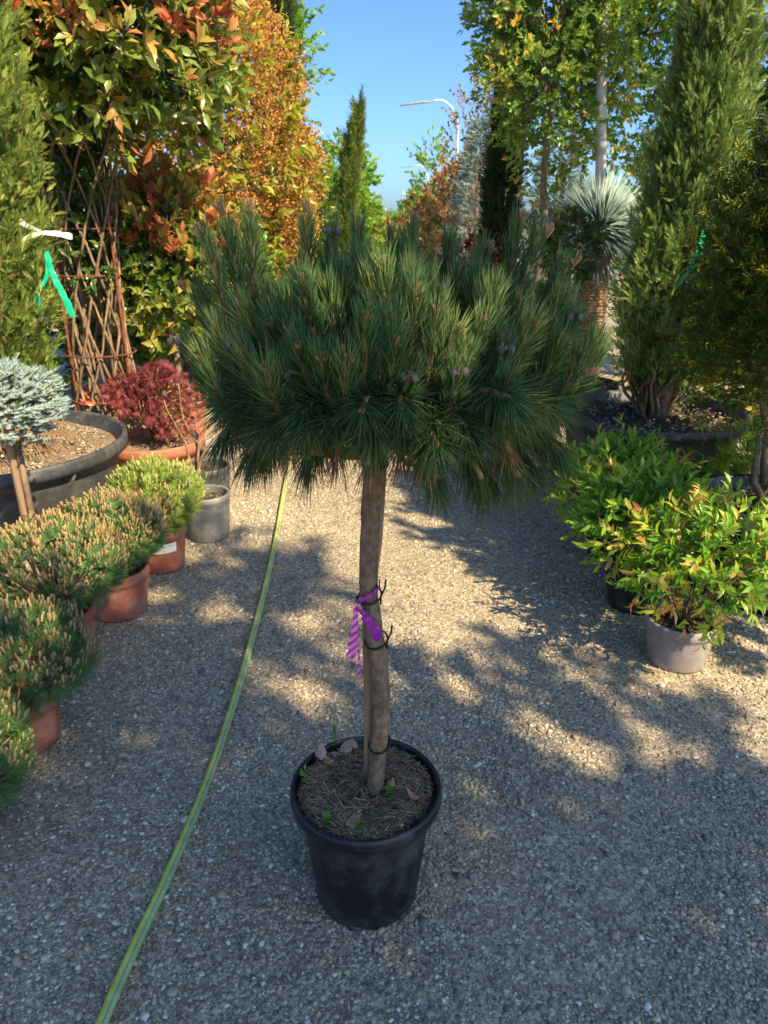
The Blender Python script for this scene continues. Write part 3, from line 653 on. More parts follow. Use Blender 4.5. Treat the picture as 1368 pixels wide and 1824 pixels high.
# ------------------------------------------------------------------ dwarf pines in terracotta pots, left row
def dwarf_pine(x, y, pr, ph, cz, cr, label, lime=False, seed=0, cx=0, pot_name='pot'):
    root = thing('dwarf_pine', (x, y, 0), label, 'dwarf pine', 'dwarf pines in terracotta pots along the left edge')
    pot(root, pr, pr * .8, ph, G['terra'], G['soil'], rim_h=.045, rim_o=.009, n=48)
    P, D, rr = blob((cx, 0, cz), cr, 560, seed, .06 + .03 * (seed % 3), .14, 3, zmin=-.72)
    ax = unit(D * .9 + np.array([0, 0, .45]) + RNG.normal(0, .12, D.shape))
    mb = MB(); per = 46; A = np.repeat(ax, per, 0); n = len(A); s1 = unit(np.cross(A, randdir(n))); q = RNG.random(n); an = .35 + .75 * (1 - q) + RNG.normal(0, .15, n)
    dr = unit(A * np.cos(an)[:, None] + s1 * np.sin(an)[:, None]); B = np.repeat(P - ax * .045, per, 0) + A * (q * .04)[:, None]
    mb.inst(SPIKE, B, dr, s1, rnd(n, .03, .05), .0018, np.clip(RNG.normal(.5, .22, n), 0, 1))
    mb.build('crown', G['lime' if lime else 'mugo'], root)
    core = MB(); v, f = ICO
    br = MB(); limbs(br, (0, 0, ph - .04), P[::14] * np.array([.85, .85, .9]), .008, .003); br.build('branches', G['twig'], root)
    k = D[:, 2] > -.15 - .0; Pc = P[k]; axc = unit(ax[k] * .6 + np.array([0, 0, .75])); b = MB(); m3 = 4
    Pr = np.repeat(Pc, m3, 0); n = len(Pr); keep = RNG.random(n) < (.75, .85, .5, .35, .3, .36)[seed % 6]
    Ar = unit(np.repeat(axc, m3, 0) + RNG.normal(0, .14, (n, 3))); Pr = Pr + Ar * .006 + RNG.normal(0, .009, Pr.shape)
    b.inst(CANDLE, Pr[keep], Ar[keep], randdir(keep.sum()), rnd(keep.sum(), .015, .031), rnd(keep.sum(), .0065, .0095), np.clip(RNG.normal(.5, .25, keep.sum()), 0, 1))
    tag(b.build('candle_buds', G['limecandle' if lime else 'candle'], root, True), kind='stuff')
    return root
dpa = dwarf_pine(-1.14, 3.42, .135, .235, .385, (.23, .22, .19), 'lime green dwarf pine in a labelled terracotta pot, farthest of the row', True, 11)
dwarf_pine(-1.215, 2.96, .155, .22, .385, (.245, .23, .165), 'dwarf pine in terracotta pot, next in front of the lime green one', False, 12)
dwarf_pine(-1.31, 2.58, .145, .22, .41, (.29, .23, .165), 'broad dwarf pine, its terracotta pot at the middle of the row', False, 13, .01)
dwarf_pine(-1.215, 2.05, .12, .2, .325, (.255, .23, .16), 'shaded dwarf pine in a narrow terracotta pot, second nearest of the row', False, 14)
dwarf_pine(-1.24, 1.6, .13, .2, .29, (.27, .24, .19), 'dwarf pine at the left edge of the photo, nearest of the row', False, 15)
# paper label on the farthest pot
lb = MB(); V = []
for i in range(7):
    a = R(-92 + i * 9)
    for z in (.125, .175): V.append((math.cos(a) * (.124 + (z - .12) * .1), math.sin(a) * (.124 + (z - .12) * .1), z))
lb.add(V, [np.array([(2 * i, 2 * i + 2, 2 * i + 3, 2 * i + 1) for i in range(6)])]); plb = lb.build('paper_label', G['label'], dpa)
lb = MB()
for (z, a0, a1) in ((.16, -84, -62), (.16, -58, -44), (.146, -84, -66), (.134, -70, -60)):
    nn_ = int((a1 - a0) / 2)
    for i in range(nn_):
        if RNG.random() < .15: continue
        a = R(a0 + i * 2); b_ = R(a0 + i * 2 + 1.2); r_ = .1262 + (z - .12) * .1; hh = .003 + .003 * RNG.random()
        lb.add([(math.cos(a) * r_, math.sin(a) * r_, z), (math.cos(b_) * r_, math.sin(b_) * r_, z), (math.cos(b_) * r_, math.sin(b_) * r_, z + hh), (math.cos(a) * r_, math.sin(a) * r_, z + hh)], [np.array([(0, 1, 2, 3)])])
lb.build('printed_text', G['ink'], plb)

# ------------------------------------------------------------------ dwarf blue spruce on a stem
def conifer_pads(root, c, rad, nb, m, seed, L=.016, W=.0016, per=300, bl=.14, lvl=5, flat=.35, down=False):
    mb = MB(); st = MB()
    for i in range(nb):
        v_ = (i + .5) / nb; ph = i * 2.39996; zz = 1 - 1.75 * v_; rh = math.sqrt(max(1 - zz * zz, .05)); 
        dv = np.array([rh * math.cos(ph), rh * math.sin(ph), zz]); tip = np.array(c) + dv * np.array(rad) * RNG.uniform(.82, 1.08)
        d = unit(np.array([math.cos(ph) * (rh + .25), math.sin(ph) * (rh + .25), .1 + max(zz, 0) * .9 + RNG.normal(0, .15)])); ln = bl * RNG.uniform(.8, 1.2); side = unit(np.cross(d, (0, 0, 1)))
        for k in range(7):
            o = (k - 3) / 3; sd_ = unit(d * (1.15 - abs(o) * .5) + side * o * 1.0 + RNG.normal(0, .12, 3)); l_ = ln * (1 - .35 * abs(o)) * RNG.uniform(.7, 1.1)
            b = tip - d * ln * (.9 - .35 * abs(o)); st.tube([b, b + sd_ * l_], [.003, .0015], 4)
            n = per // 7; q = rnd(n, .05, 1.03); s1 = unit(np.cross(np.repeat([sd_], n, 0), randdir(n))); s1[:, 2] = np.abs(s1[:, 2]) * .8 + s1[:, 2] * .2
            dr = unit(sd_ * .75 + s1); mb.inst(SPIKE, b + sd_ * (q * l_)[:, None], dr, s1, L * rnd(n, .8, 1.2), W, np.clip(RNG.normal(.55, .22, n), 0, 1))
    cr = mb.build('crown', G[m], root); st.build('twigs', G['twig'], cr)
sp = thing('blue_spruce', (-1.5, 2.85, 0), 'pale blue dwarf spruce grafted on a staked stem, in front of the big left tub', 'dwarf spruce')
pot(sp, .12, .095, .2, G['terra'], G['soil'])
conifer_pads(sp, (-.02, 0, .985), (.25, .24, .175), 120, 'spruce', 4, L=.017, W=.0028, per=560, bl=.11)
t_ = MB(); t_.tube(curved((0, 0, .16), (-.01, 0, .98), .004, 9), [.02, .021], 10); t_.build('trunk', G['stake'], sp, True)
t_ = MB(); t_.tube([(.033, -.012, .1), (.025, -.012, .84)], .013, 10); t_.build('stake', G['willow'], sp, True)
t_ = MB(); q = np.linspace(0, 6.283, 18)
for z in (.52, .527): t_.tube(np.stack([.013 + .037 * np.cos(q), -.006 + .029 * np.sin(q), z + .003 * np.sin(q)], 1), .0015, 5)
t_.build('wire_tie', G['tie'], sp)

# ------------------------------------------------------------------ big tubs with cypresses
TL = thing('tall_cypress', (-2.22, 3.98, 0), 'tall sunlit cypress in a big dark grey tub, at the left edge', 'cypress tree')
pot(TL, .735, .60, .52, G['tub'], G['chip'], 'tub', rim_h=.075, rim_o=.05, depth=.075, wall=.02, n=96)
grit(TL, .62, .45, 3200, .013, 'stone', .42)
for a0 in (-1.15, -.55):
    hb = MB(); a = a0; hb.add([(math.cos(a + d) * r_, math.sin(a + d) * r_, z) for d in (-.012, .012) for (r_, z) in ((.66, .43), (.73, .445), (.66, .35))], [np.array([(0, 1, 2), (3, 5, 4)]), np.array([(0, 3, 4, 1), (1, 4, 5, 2)])])
    hb.build('rim_bracket', G['tub'], TL)
cypress(None, 5.2, .52, '', 'cypress_gold', base=.62, n=34000, L=.075, root=TL, z0=.44, trunks=3, seed=5, amp=.14, prof=([0, .04, .12, .6, .9, 1], [.22, .40, .50, .47, .25, .02]))
t_ = MB()
for k in range(14):
    a = rnd(1, -2.6, .6)[0]; t_.tube(curved((0, 0, .45), (math.cos(a) * .36, math.sin(a) * .36, .62 + .1 * RNG.random()), .03, 7), [.016, .005], 6)
for k in range(60):
    a = rnd(1, -1.9, .6)[0]; r_ = rnd(1, .2, .42)[0]; t_.tube(curved((math.cos(a) * r_, math.sin(a) * r_, .62), (math.cos(a) * (r_ + .06), math.sin(a) * (r_ + .06), .47), .02, 5), [.005, .002], 4)
t_.build('dry_branches', G['twig'], TL)

TR = thing('tall_cypress', (1.68, 4.5, 0), 'tall dark green cypress in a black tub with a flared rim, right of the pine', 'cypress tree')
pot(TR, .575, .47, .57, G['tub'], G['soil'], 'tub', rim_h=.05, rim_o=.05, depth=.06, wall=.02, n=96)
grit(TR, .48, .52, 800, .015, 'stone', .22)
cypress(None, 5.0, .33, '', 'cypress', base=.72, n=38000, L=.062, root=TR, z0=.5, trunks=4, seed=8, amp=.2, lean=(.03, 0), prof=([0, .05, .14, .22, .4, .7, 1], [.15, .27, .31, .28, .2, .15, .02]))
t_ = MB()
for k in range(26):
    a = k * 2.4; r_ = rnd(1, .1, .26)[0]; t_.tube(curved((math.cos(a) * .06, math.sin(a) * .06, .5), (math.cos(a) * r_, math.sin(a) * r_, .95), .02, 8), [.013, .006], 6)
t_.build('stems', G['twig'], TR)

# ribbons on the cypresses
def ribbon_thing(loc, label, mats):
    r_ = thing('ribbon', loc, label, 'ribbon'); return r_
r_ = thing('ribbon', (-1.71, 3.93, 1.40), 'green plastic ribbon hanging in two tails on the left cypress', 'ribbon')
b = MB(); strip(b, [(0, 0, .12), (.01, -.01, .05), (.03, -.015, -.02), (.06, -.01, -.1), (.085, 0, -.2)], [.02, .03, .03, .035, .03], (1, .3, 0)); b.build('tail', G['ribbon'], r_)
b = MB(); strip(b, [(0, 0, .1), (-.0, -.01, .03), (-.045, -.015, -.05), (-.085, -.01, -.09), (-.09, 0, -.18)], [.02, .026, .03, .035, .03], (1, .3, .3)); b.build('tail', G['ribbon'], r_)
r_ = thing('ribbon', (-1.71, 3.93, 1.60), 'white plastic ribbon tied in a bow on the left cypress', 'ribbon')
b = MB(); strip(b, [(-.13, .02, -.03), (-.06, 0, -.005), (0, -.01, .01), (.07, 0, .005), (.13, .03, -.01)], [.035, .03, .015, .025, .03], (0, 0, 1))
strip(b, [(-.12, .02, .06), (-.06, 0, .035), (0, -.01, .01)], [.03, .025, .012], (.3, 0, 1)); b.build('bow', G['white_ribbon'], r_)
r_ = thing('ribbon', (1.66, 4.10, 1.62), 'short green ribbon tied on the right side of the right cypress', 'ribbon')
b = MB(); strip(b, [(.09, 0, .07), (.05, -.01, .06), (.015, -.01, .03)], [.02, .04, .025], (.2, 0, 1)); strip(b, [(.015, -.01, .0), (.0, -.02, -.1), (-.04, -.02, -.2), (-.09, 0, -.29)], [.02, .035, .03, .02], (1, .2, 0)); b.build('tail', G['ribbon'], r_)

# ------------------------------------------------------------------ grey pots
def bare_shrub(x, y, r_, h, label, seed, m='grey', st=True):
    root = thing('potted_sapling', (x, y, 0), label, 'potted sapling', 'grey plastic pots beside the terracotta bowl')
    pot(root, r_, r_ * .84, h, G[m], G['soil'], rim_h=.035, rim_o=.006, depth=.05)
    if st:
        t_ = MB(); t_.tube(curved((-.03, 0, h - .06), (-.035, 0, h + .1), .003, 5), [.014, .011], 8)
        for (dx, dz) in ((-.13, .42), (-.06, .5), (.04, .36), (.09, .22)):
            t_.tube(curved((-.035, 0, h + .09), (-.035 + dx, RNG.uniform(-.05, .05), h + .1 + dz), .012, 8), [.009, .003], 6)
        t_.build('trunk', G['willow'], root, True)
        P = np.array([(-.035 + RNG.normal(-.04, .09), RNG.normal(0, .05), h + RNG.uniform(.35, .6)) for _ in range(70)])
        mb = MB(); twigs(mb, P, randdir(70), .03, 3, .02, .009, DIA, .6); mb.build('leaves', G['bronze'], root)
        wd = MB(); P = np.array([(.06 + RNG.normal(0, .01), -.02, h - .04 + RNG.uniform(0, .04)) for _ in range(12)]); twigs(wd, P, randdir(12), .01, 2, .02, .01, DIA, .5); wd.build('weed', G['weed'], root)
    return root
bare_shrub(-.995, 3.82, .138, .265, 'weathered pale grey pot holding a bare twiggy sapling, front one', 1)
bare_shrub(-1.09, 4.3, .14, .27, 'darker grey pot standing just behind the pale grey pot', 2, 'tub', False)
bare_shrub(-1.16, 4.85, .13, .25, 'grey pot half hidden behind the other two grey pots', 3, 'grey', False)

# ------------------------------------------------------------------ red laceleaf maple in a terracotta bowl
mp_ = thing('red_maple', (-1.56, 4.78, 0), 'dark red laceleaf maple in a wide terracotta bowl', 'potted maple')
pot(mp_, .34, .25, .31, G['bowlred'], G['chip'], 'bowl', rim_h=.075, rim_o=.03, depth=.06, wall=.02)
mb = MB(); st = MB()
for (c, rd, nn) in (((.02, -.02, .60), (.27, .25, .14), 380), ((-.14, -.03, .63), (.14, .16, .11), 140), ((.1, -.05, .73), (.15, .15, .07), 140), ((.17, -.1, .48), (.16, .15, .13), 170)):
    P, D, rr = blob(c, rd, nn, 30, .25, .6)
    n = len(P); per = 9; ax = unit(D + np.array([0, 0, -.1]) + RNG.normal(0, .3, D.shape)); A = np.repeat(ax, per, 0)
    side = unit(np.cross(ax, randdir(n))); f_ = np.tile(np.linspace(-1.15, 1.15, per), n)[:, None]; dr = unit(A * np.cos(f_) + np.repeat(side, per, 0) * np.sin(f_) + np.array([0, 0, -.25]))
    mb.inst(DIA, np.repeat(P, per, 0), dr, np.cross(dr, np.repeat(np.cross(ax, side), per, 0)) + RNG.normal(0, .2, dr.shape), rnd(n * per, .035, .065), .0036, np.clip(np.repeat(RNG.normal(.5, .2, n), per), 0, 1))
    limbs(st, (0, 0, .3), P[::12], .008, .002)
mb.build('crown', G['maple'], mp_); st.build('branches', G['bark'], mp_, True)

# ------------------------------------------------------------------ photinia in a woven willow lattice tube
lt_ = thing('lattice_photinia', (-2.07, 5.4, 0), 'red tipped photinia bushing out over a tall woven willow lattice column', 'photinia')
r0 = .235
for sgn in (1, -1):
    for k in range(11):
        t_ = MB(); a0 = k * 2 * math.pi / 11 + (.1 if sgn > 0 else .25); P = []
        for i in range(26):
            q = i / 25; z = .12 + 2.5 * q; a = a0 + sgn * q * 3.6; fl = r0 * (1.18 - .36 * math.sin(min(q * 1.25, 1) * math.pi) + .25 * max(0, q - .72) * 3.5)
            P.append((fl * math.cos(a), fl * math.sin(a), z))
        P = np.array(P); P[:, :2] *= (1 + (.012 if sgn > 0 else -.035)); t_.tube(P + RNG.normal(0, .003, P.shape), rnd(1, .0075, .0105)[0], 6, wob=.08); t_.build('willow_cane', G['willow'], lt_, True)
for z in (.45, .78, 1.32, 1.62, 2.2):
    t_ = MB(); q = np.linspace(0, 2 * np.pi, 40); rr0 = r0 * (.93 if z > 1 else 1.05); t_.tube(np.stack([rr0 * np.cos(q), rr0 * np.sin(q), np.full(40, z)], 1), .006, 6); t_.build('iron_ring', G['rust'], lt_, True)
for a in (-.35, 1.6, 3.9):
    t_ = MB(); t_.tube([(r0 * .95 * math.cos(a), r0 * .95 * math.sin(a), z) for z in (.0, .8, 1.6, 2.45)], .010, 8); t_.build('iron_post', G['rust'], lt_, True)
t_ = MB()
for k in range(9):
    a = k * .7; t_.tube(curved((.06 * math.cos(a), .06 * math.sin(a), .1), (.17 * math.cos(a), .17 * math.sin(a), 2.6), .05, 10), [.012, .007], 6)
t_.build('stems', G['bark'], lt_, True)
tree(None, '', (.24, -.1, 2.9), (.80, .72, .80), 2000, 7, .108, .043, 'photinia', root=lt_, seed=31, amp=.22, shell=.55, tl=.13, up=.35, tm=LEAF, tint=(.1, .62), trunk=False, spread=1.0, zmin=-.9, topred=(2.6, .5), clump=(220, .8))
mb = MB(); P = np.stack([RNG.normal(0, .09, 420), RNG.normal(0, .09, 420), rnd(420, 1.3, 2.6)], 1); twigs(mb, P, randdir(420), .1, 6, .08, .035, LEAF, .12)  # dark leaf tint adds to the deep shade inside the column
P = np.stack([rnd(40, -.1, .42), rnd(40, -.35, .0), rnd(40, .12, .6)], 1); twigs(mb, P, randdir(40), .06, 3, .075, .035, LEAF, .88); mb.build('inner_leaves', G['photinia'], lt_)

# photinia shrub behind the maple
ps = thing('photinia_shrub', (-1.72, 6.0, 0), 'shrubby photinia with a pale forked trunk and orange red top leaves, behind the red maple', 'photinia')
pot(ps, .25, .2, .3, G['terra'], G['soil'])
tree(None, '', (.0, 0, 1.36), (.56, .42, .66), 1000, 7, .10, .046, 'photinia', root=ps, seed=33, amp=.2, shell=.6, tl=.12, up=.45, tm=LEAF, tint=(.25, .66), trunk=False, zmin=-.8, topred=(1.45, .8, .92))
t_ = MB(); t_.tube([(.06, -.1, .25), (.07, -.1, .6), (.05, -.1, .8), (.02, -.12, .95)], [.035, .03, .03, .026], 9, wob=.1)
for e in ((.02, -.2, 1.3), (-.16, -.15, 1.15), (.2, -.2, 1.35), (.28, -.05, 1.5), (-.05, -.25, 1.6), (.12, -.22, 1.1)): t_.tube(curved((.03, -.12, .9), e, .02, 7), [.02, .007], 7)
t_.build('trunk', G['paletrunk'], ps, True); ps.children[-1].data.materials[0] = G['bark']

# ------------------------------------------------------------------ background left
tree((-2.35, 8.6, 0), 'very large photinia covered in orange blossom, behind the lattice column', (-.12, 0, 2.15), (1.66, 1.4, 2.0), 2600, 7, .12, .045, 'olive', 'tree', seed=41, amp=.12, shell=.4, tl=.14, up=.1, tm=LEAF, droop=.5, trunk_r=.09, name='flowering_tree', fr=4, taper=.0)
_ft = COL.objects[-1]
ftree = bpy.data.objects['flowering_tree']
mb = MB(); P, D, rr = blob((-.12, 0, 2.15), (1.70, 1.44, 2.04), 3600, 41, .12, .14, 4, taper=.0); n = len(P); per = 30
off = RNG.normal(0, 1, (n * per, 3)); off[:, 2] *= .55; P2 = np.repeat(P, per, 0) + off * .062
mb.inst(DIA, P2, unit(np.repeat(D, per, 0) + RNG.normal(0, .6, (n * per, 3)) + np.array([0, 0, .5])), randdir(n * per), rnd(n * per, .024, .04), .024, np.clip(np.repeat(RNG.normal(.5, .2, n), per) + RNG.normal(0, .1, n * per), 0, 1))
mb.build('blossom', G['orange'], ftree)

cypress((-1.50, 12, 0), 5.6, .30, 'narrow cypress rising behind the orange flowering tree', 'cypress_far', n=3200, L=.2, seed=42, lean=(.0, 0), prof=([0, .1, .6, .9, 1], [.1, .3, .26, .12, .01]))
tree((-1.75, 14.5, 0), 'light green tree showing behind the narrow cypress, over the orange tree', (0, 0, 4.6), (.5, .5, 1.5), 300, 6, .12, .07, 'spring', seed=43, tl=.25, shell=.8, trunk_r=.06, amp=.35)
cypress((-.70, 14, 0), 3.35, .30, 'thin curved cypress with a bent tip against the blue sky', 'cypress_gold', n=5200, L=.14, seed=44, bend=.30, prof=([0, .1, .5, .8, .93, 1], [.08, .145, .13, .09, .05, .01]), amp=.04)
tree((-.95, 17.5, 0), 'light green leafy tree behind the thin curved cypress', (.05, 0, 2.0), (.72, .8, 1.45), 900, 7, .13, .08, 'spring', seed=45, tl=.22, shell=.8, trunk_r=.07, amp=.3)
tree((-2.4, 15, 0), 'darker green tree between the orange tree and the curved cypress', (.1, 0, 1.9), (1.2, .9, 1.35), 700, 7, .13, .07, 'green', seed=46, tl=.2, tint=(.1, .7), trunk_r=.07)
tree((-.75, 27, 0), 'small russet bush far along the left side', (0, 0, 1.2), (.6, .8, .85), 300, 6, .2, .12, 'copper', seed=47, tl=.2, trunk_r=.05, name='bush', cat='bush')
tree((-1.6, 26, 0), 'far green bush at the end of the left row', (0, 0, 1.2), (.9, .9, 1.2), 350, 6, .2, .12, 'green', seed=48, tl=.2, trunk_r=.05, name='bush', cat='bush')
# green hedge-like plants filling the back of the left row
for i, (x, y, cz, rx, rz, mm, lab) in enumerate(((-3.3, 6.0, 1.15, .75, 1.1, 'photinia_green', 'dark leafy photinia behind the lattice column, at its left'), (-2.45, 6.9, .95, .65, .95, 'photinia_green', 'glossy green photinia seen through the lattice column'),
        (-1.35, 7.2, .8, .55, .8, 'photinia_green', 'low green photinia between lattice column and orange tree'), (-3.6, 4.7, 1.2, .7, 1.2, 'photinia_green', 'green photinia behind the left tub'))):
    tree((x, y, 0), lab, (0, 0, cz), (rx, .5, rz), 520, 7, .085, .045, mm, 'photinia', 'green photinias behind the left row', seed=50 + i, tm=LEAF, tl=.12, trunk_r=.03, name='photinia_shrub', tint=(.05, .8), shell=.7)

# ------------------------------------------------------------------ right side
def nandina(x, y, pr, ph, rad, cz, label, m, seed, potm, tt=(.2, .7), tip=(.3, .7, .9), cx=0, cy=0, square=False):
    root = thing('nandina', (x, y, 0), label, 'potted nandina', 'nandinas in pots along the right edge')
    pot(root, pr, pr * .78, ph, G[potm], G['soil'], rim_h=.04, rim_o=.008)
    P, D, rr = blob((cx, cy, cz), rad, 330, seed, .28, .65, 3, zmin=-.75)
    mb = MB(); st = MB()
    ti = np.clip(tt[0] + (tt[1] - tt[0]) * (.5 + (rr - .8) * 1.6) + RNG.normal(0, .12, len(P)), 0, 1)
    twigs(mb, P, D, .08, 7, .056, .018, LEAF, ti, .25, 1.0, .35, 0, st, .0012, tip)
    mb.build('crown', G[m], root)
    limbs(st, (0, 0, ph - .03), P[::8], .004, .0015); st.build('stems', G['twig'], root)
    return root
nandina(1.185, 2.55, .142, .2, (.28, .25, .22), .44, 'nandina with orange flushed leaves in a taupe grey pot, nearest of the right row', 'nandina', 61, 'taupe', (.25, .8), (.3, .72, .97), .06)
nandina(1.16, 3.02, .15, .24, (.27, .24, .20), .45, 'bright green nandina in a black pot behind the taupe potted one', 'nandina', 62, 'black', (.15, .65), (.2, .55, .75), -.03)
nandina(1.20, 3.55, .14, .24, (.27, .22, .19), .43, 'yellow green nandina in front of the right cypress tub', 'nandina', 63, 'black', (.3, .75), (.3, .6, .86), 0)

yw = thing('golden_yew', (1.93, 3.3, 0), 'dark yew tree with golden tips and a gnarled trunk in a low black tub', 'yew tree')
pot(yw, .5, .45, .38, G['black'], G['soil'], 'tub', rim_h=.05, rim_o=.03, depth=.07, wall=.02)
grit(yw, .42, .32, 700, .016, 'stone', .4)
t_ = MB(); t_.tube([(-.1, 0, .28), (-.09, 0, .36), (-.07, 0, .5), (-.08, .01, .7), (-.03, .02, .95), (.02, 0, 1.3)], [.075, .055, .045, .04, .035, .02], 12, wob=.12)
t_.tube([(-.12, -.01, .5), (-.15, 0, .75), (-.2, 0, .9), (-.25, .03, 1.15)], [.02, .015, .01], 8, wob=.1); t_.tube([(-.05, 0, .35), (-.19, -.04, .52), (-.2, -.04, .78)], [.02, .014], 7); t_.tube(curved((0, 0, .75), (.2, -.1, 1.2), .02), [.03, .012], 8)
t_.build('trunk', G['bark'], yw, True)
mb = MB(); st = MB()
P, D, rr = blob((.05, -.02, 1.5), (.60, .55, .82), 6500, 64, .16, .55, 4, zmin=-.8, taper=.3); n = len(P); per = 20
hot = RNG.random(n) < .16 * (rr > .7); ax = unit(D * .8 + np.array([0, 0, .35]) + RNG.normal(0, .3, D.shape)); q = np.tile(np.linspace(0, 1, per), n); A = np.repeat(ax, per, 0); s1 = unit(np.cross(A, randdir(n * per)))
mb.inst(DIA, np.repeat(P, per, 0) + A * (q * .09)[:, None], unit(A * .8 + s1), s1, rnd(n * per, .022, .036), .0075, np.clip(np.repeat(np.where(hot, .85, .35), per) + RNG.normal(0, .1, n * per), 0, 1))
mb.build('crown', G['yew'], yw); limbs(st, (0, 0, 1.0), P[::30], .012, .003); st.build('branches', G['bark'], yw)

ju = thing('juniper', (2.13, 3.98, 0), 'low bright green juniper between the right cypress tub and the yew', 'juniper')
pot(ju, .1, .08, .2, G['black'], G['soil'])
P, D, rr = blob((-.02, -.05, .34), (.34, .2, .22), 900, 65, .35, .7); mb = MB(); A = unit(D * np.array([1, 1, .5]) + np.array([0, 0, .35]) + RNG.normal(0, .3, D.shape)); mb.inst(SPRIG, P, A, randdir(len(P)), rnd(len(P), .07, .13), .06, np.clip(RNG.normal(.55, .2, len(P)), 0, 1)); mb.build('crown', G['juniper'], ju)
t_ = MB(); limbs(t_, (0, 0, .17), P[::40], .006, .002); t_.build('branches', G['twig'], ju)

# dark pot with a red tipped topiary ball
tp = thing('topiary', (1.0, 5.05, 0), 'dark leafy topiary ball with reddish tips on a stem, left of the yucca', 'topiary')
pot(tp, .2, .17, .38, G['black'], G['soil'])
tree(None, '', (.22, 0, 1.5), (.17, .17, .23), 330, 7, .035, .024, 'photinia', root=tp, seed=71, amp=.08, shell=.3, tl=.04, tint=(.0, .3), topred=(1.62, .4), trunk=False)
t_ = MB(); t_.tube(curved((0, 0, .3), (.22, 0, 1.45), .012, 8), [.017, .013], 8); t_.build('trunk', G['bark'], tp, True)
mb = MB(); n = 90; a = rnd(n, 0, 6.28); mb.inst(SPIKE, np.repeat([(.2, 0, 1.26)], n, 0), np.stack([np.cos(a), np.sin(a), rnd(n, -1.2, .2)], 1), randdir(n), rnd(n, .1, .17), .006, rnd(n, 0, .5)); mb.build('lower_leaves', G['copper'], tp)

# yucca
yu = thing('yucca', (1.86, 6.7, 0), 'blue green yucca rosette on a thick textured trunk, left of the right cypress', 'yucca')
pot(yu, .3, .24, .3, G['black'], G['soil'])
t_ = MB(); zz = np.linspace(.25, 1.52, 150); t_.tube(np.stack([0 * zz - .03, 0 * zz, zz], 1), (.135 - .012 * np.abs(zz - .9)) * (1 + .045 * np.sign(np.sin(zz * 230)) * 1), 40, wob=.03)
yt, nt, bs = mat('yucca_trunk'); mpn = nt.nodes.new('ShaderNodeMapping'); mpn.inputs['Scale'].default_value = (1, 1, 1.6); nt.links.new(coord(nt), mpn.inputs[0]); vo = nt.nodes.new('ShaderNodeTexVoronoi'); vo.inputs['Scale'].default_value = 34; nt.links.new(mpn.outputs[0], vo.inputs['Vector'])
nt.links.new(ramp(nt, [(.1, (.4, .27, .13)), (.6, (.14, .08, .04))], vo.outputs['Distance']).outputs[0], bs.inputs['Base Color']); bs.inputs['Roughness'].default_value = .85; bump(nt, bs, vo.outputs['Distance'], -1, .03)
t_.build('trunk', yt, yu, True)
mb = MB(); n = 900; D = randdir(n * 2); D = D[D[:, 2] > -.55][:n]; n = len(D)
mb.inst((NEEDLE[0] * np.array([1, 1, -.6, 1]), NEEDLE[1]), np.array([-.03, 0, 1.6]) + D * .05, D, np.cross(D, (0, 0, 1.0)) + .001, rnd(n, .38, .48), .019, np.clip(.5 + D[:, 2] * .25 - .15 + RNG.normal(0, .2, n), 0, 1))
n = 60; a = rnd(n, 0, 6.28); D = np.stack([np.cos(a), np.sin(a), rnd(n, -2.6, -.7)], 1); mb.inst(NEEDLE, np.repeat([(-.03, 0, 1.53)], n, 0) + unit(D) * .1, D, np.cross(D, (0, 0, 1.0)), rnd(n, .35, .5), .016, rnd(n, .2, .7))
mb.build('crown', G['yucca'], yu)

# trees behind, right row
tree((1.55, 7.9, 0), 'dense evergreen tree with small glossy leaves at the left of the right row', (0, 0, 3.75), (.78, .8, 1.72), 3200, 7, .066, .033, 'green', seed=81, amp=.22, shell=.6, tl=.13, trunk_r=.05, tint=(.25, .9), name='evergreen_tree', tiptint=(.012, .9, 1), fr=4, clump=(260, .75))
tree((2.2, 8.6, 0), 'leafy tree with a whitish trunk behind the yucca', (.1, 0, 4.0), (1.0, .9, 2.2), 2600, 7, .08, .042, 'green', seed=82, amp=.25, shell=.8, tl=.15, trunk=False, clump=(240, .75), tint=(.3, .82), name='evergreen_tree', tiptint=(.015, .9, 1), lean=(.0, -.5))
t_ = MB(); t_.tube(curved((.0, -.8, .0), (-.30, -.9, 5.2), .02, 10), [.06, .04], 10, wob=.05); t_.build('trunk', G['paletrunk'], bpy.data.objects['evergreen_tree.001'], True)
tree((1.98, 9.4, 0), 'small staked tree with russet leaves left of the yucca', (0, 0, 1.45), (.32, .3, .5), 260, 6, .05, .026, 'bronze', seed=83, trunk_r=.022, tl=.08, name='small_tree', tint=(.0, .6))
t_ = MB(); t_.tube([(-.08, -.02, 0), (-.08, -.02, 2.0)], .017, 6); t_.build('stake', G['rust'], bpy.data.objects['small_tree'])
t_ = MB(); t_.tube([(.05, .05, 0), (.16, .1, 2.3)], .03, 8); t_.build('wooden_prop', G['stake'], bpy.data.objects['small_tree'])
cypress((1.34, 9.8, 0), 5.2, .26, 'dark shaded cypress right of the blue spruce', 'cypress_far', n=5200, L=.13, seed=84, lean=(.06, 0), prof=([0, .06, .3, .7, 1], [.1, .26, .22, .17, .01]))
tree((2.75, 7.6, 0), 'yellow green conifer behind the yucca', (0, 0, 1.5), (.6, .5, 1.0), 900, 8, .05, .018, 'juniper', seed=85, tl=.12, up=.6, trunk_r=.03, name='golden_conifer', cat='conifer', amp=.3)
tree((4.0, 8.0, 0), 'dark green broadleaf tree behind the right cypress', (0, 0, 2.4), (.8, .6, 1.7), 1300, 7, .075, .045, 'photinia_green', seed=86, tl=.12, trunk_r=.05, tint=(.05, .8), tm=LEAF, shell=.7)
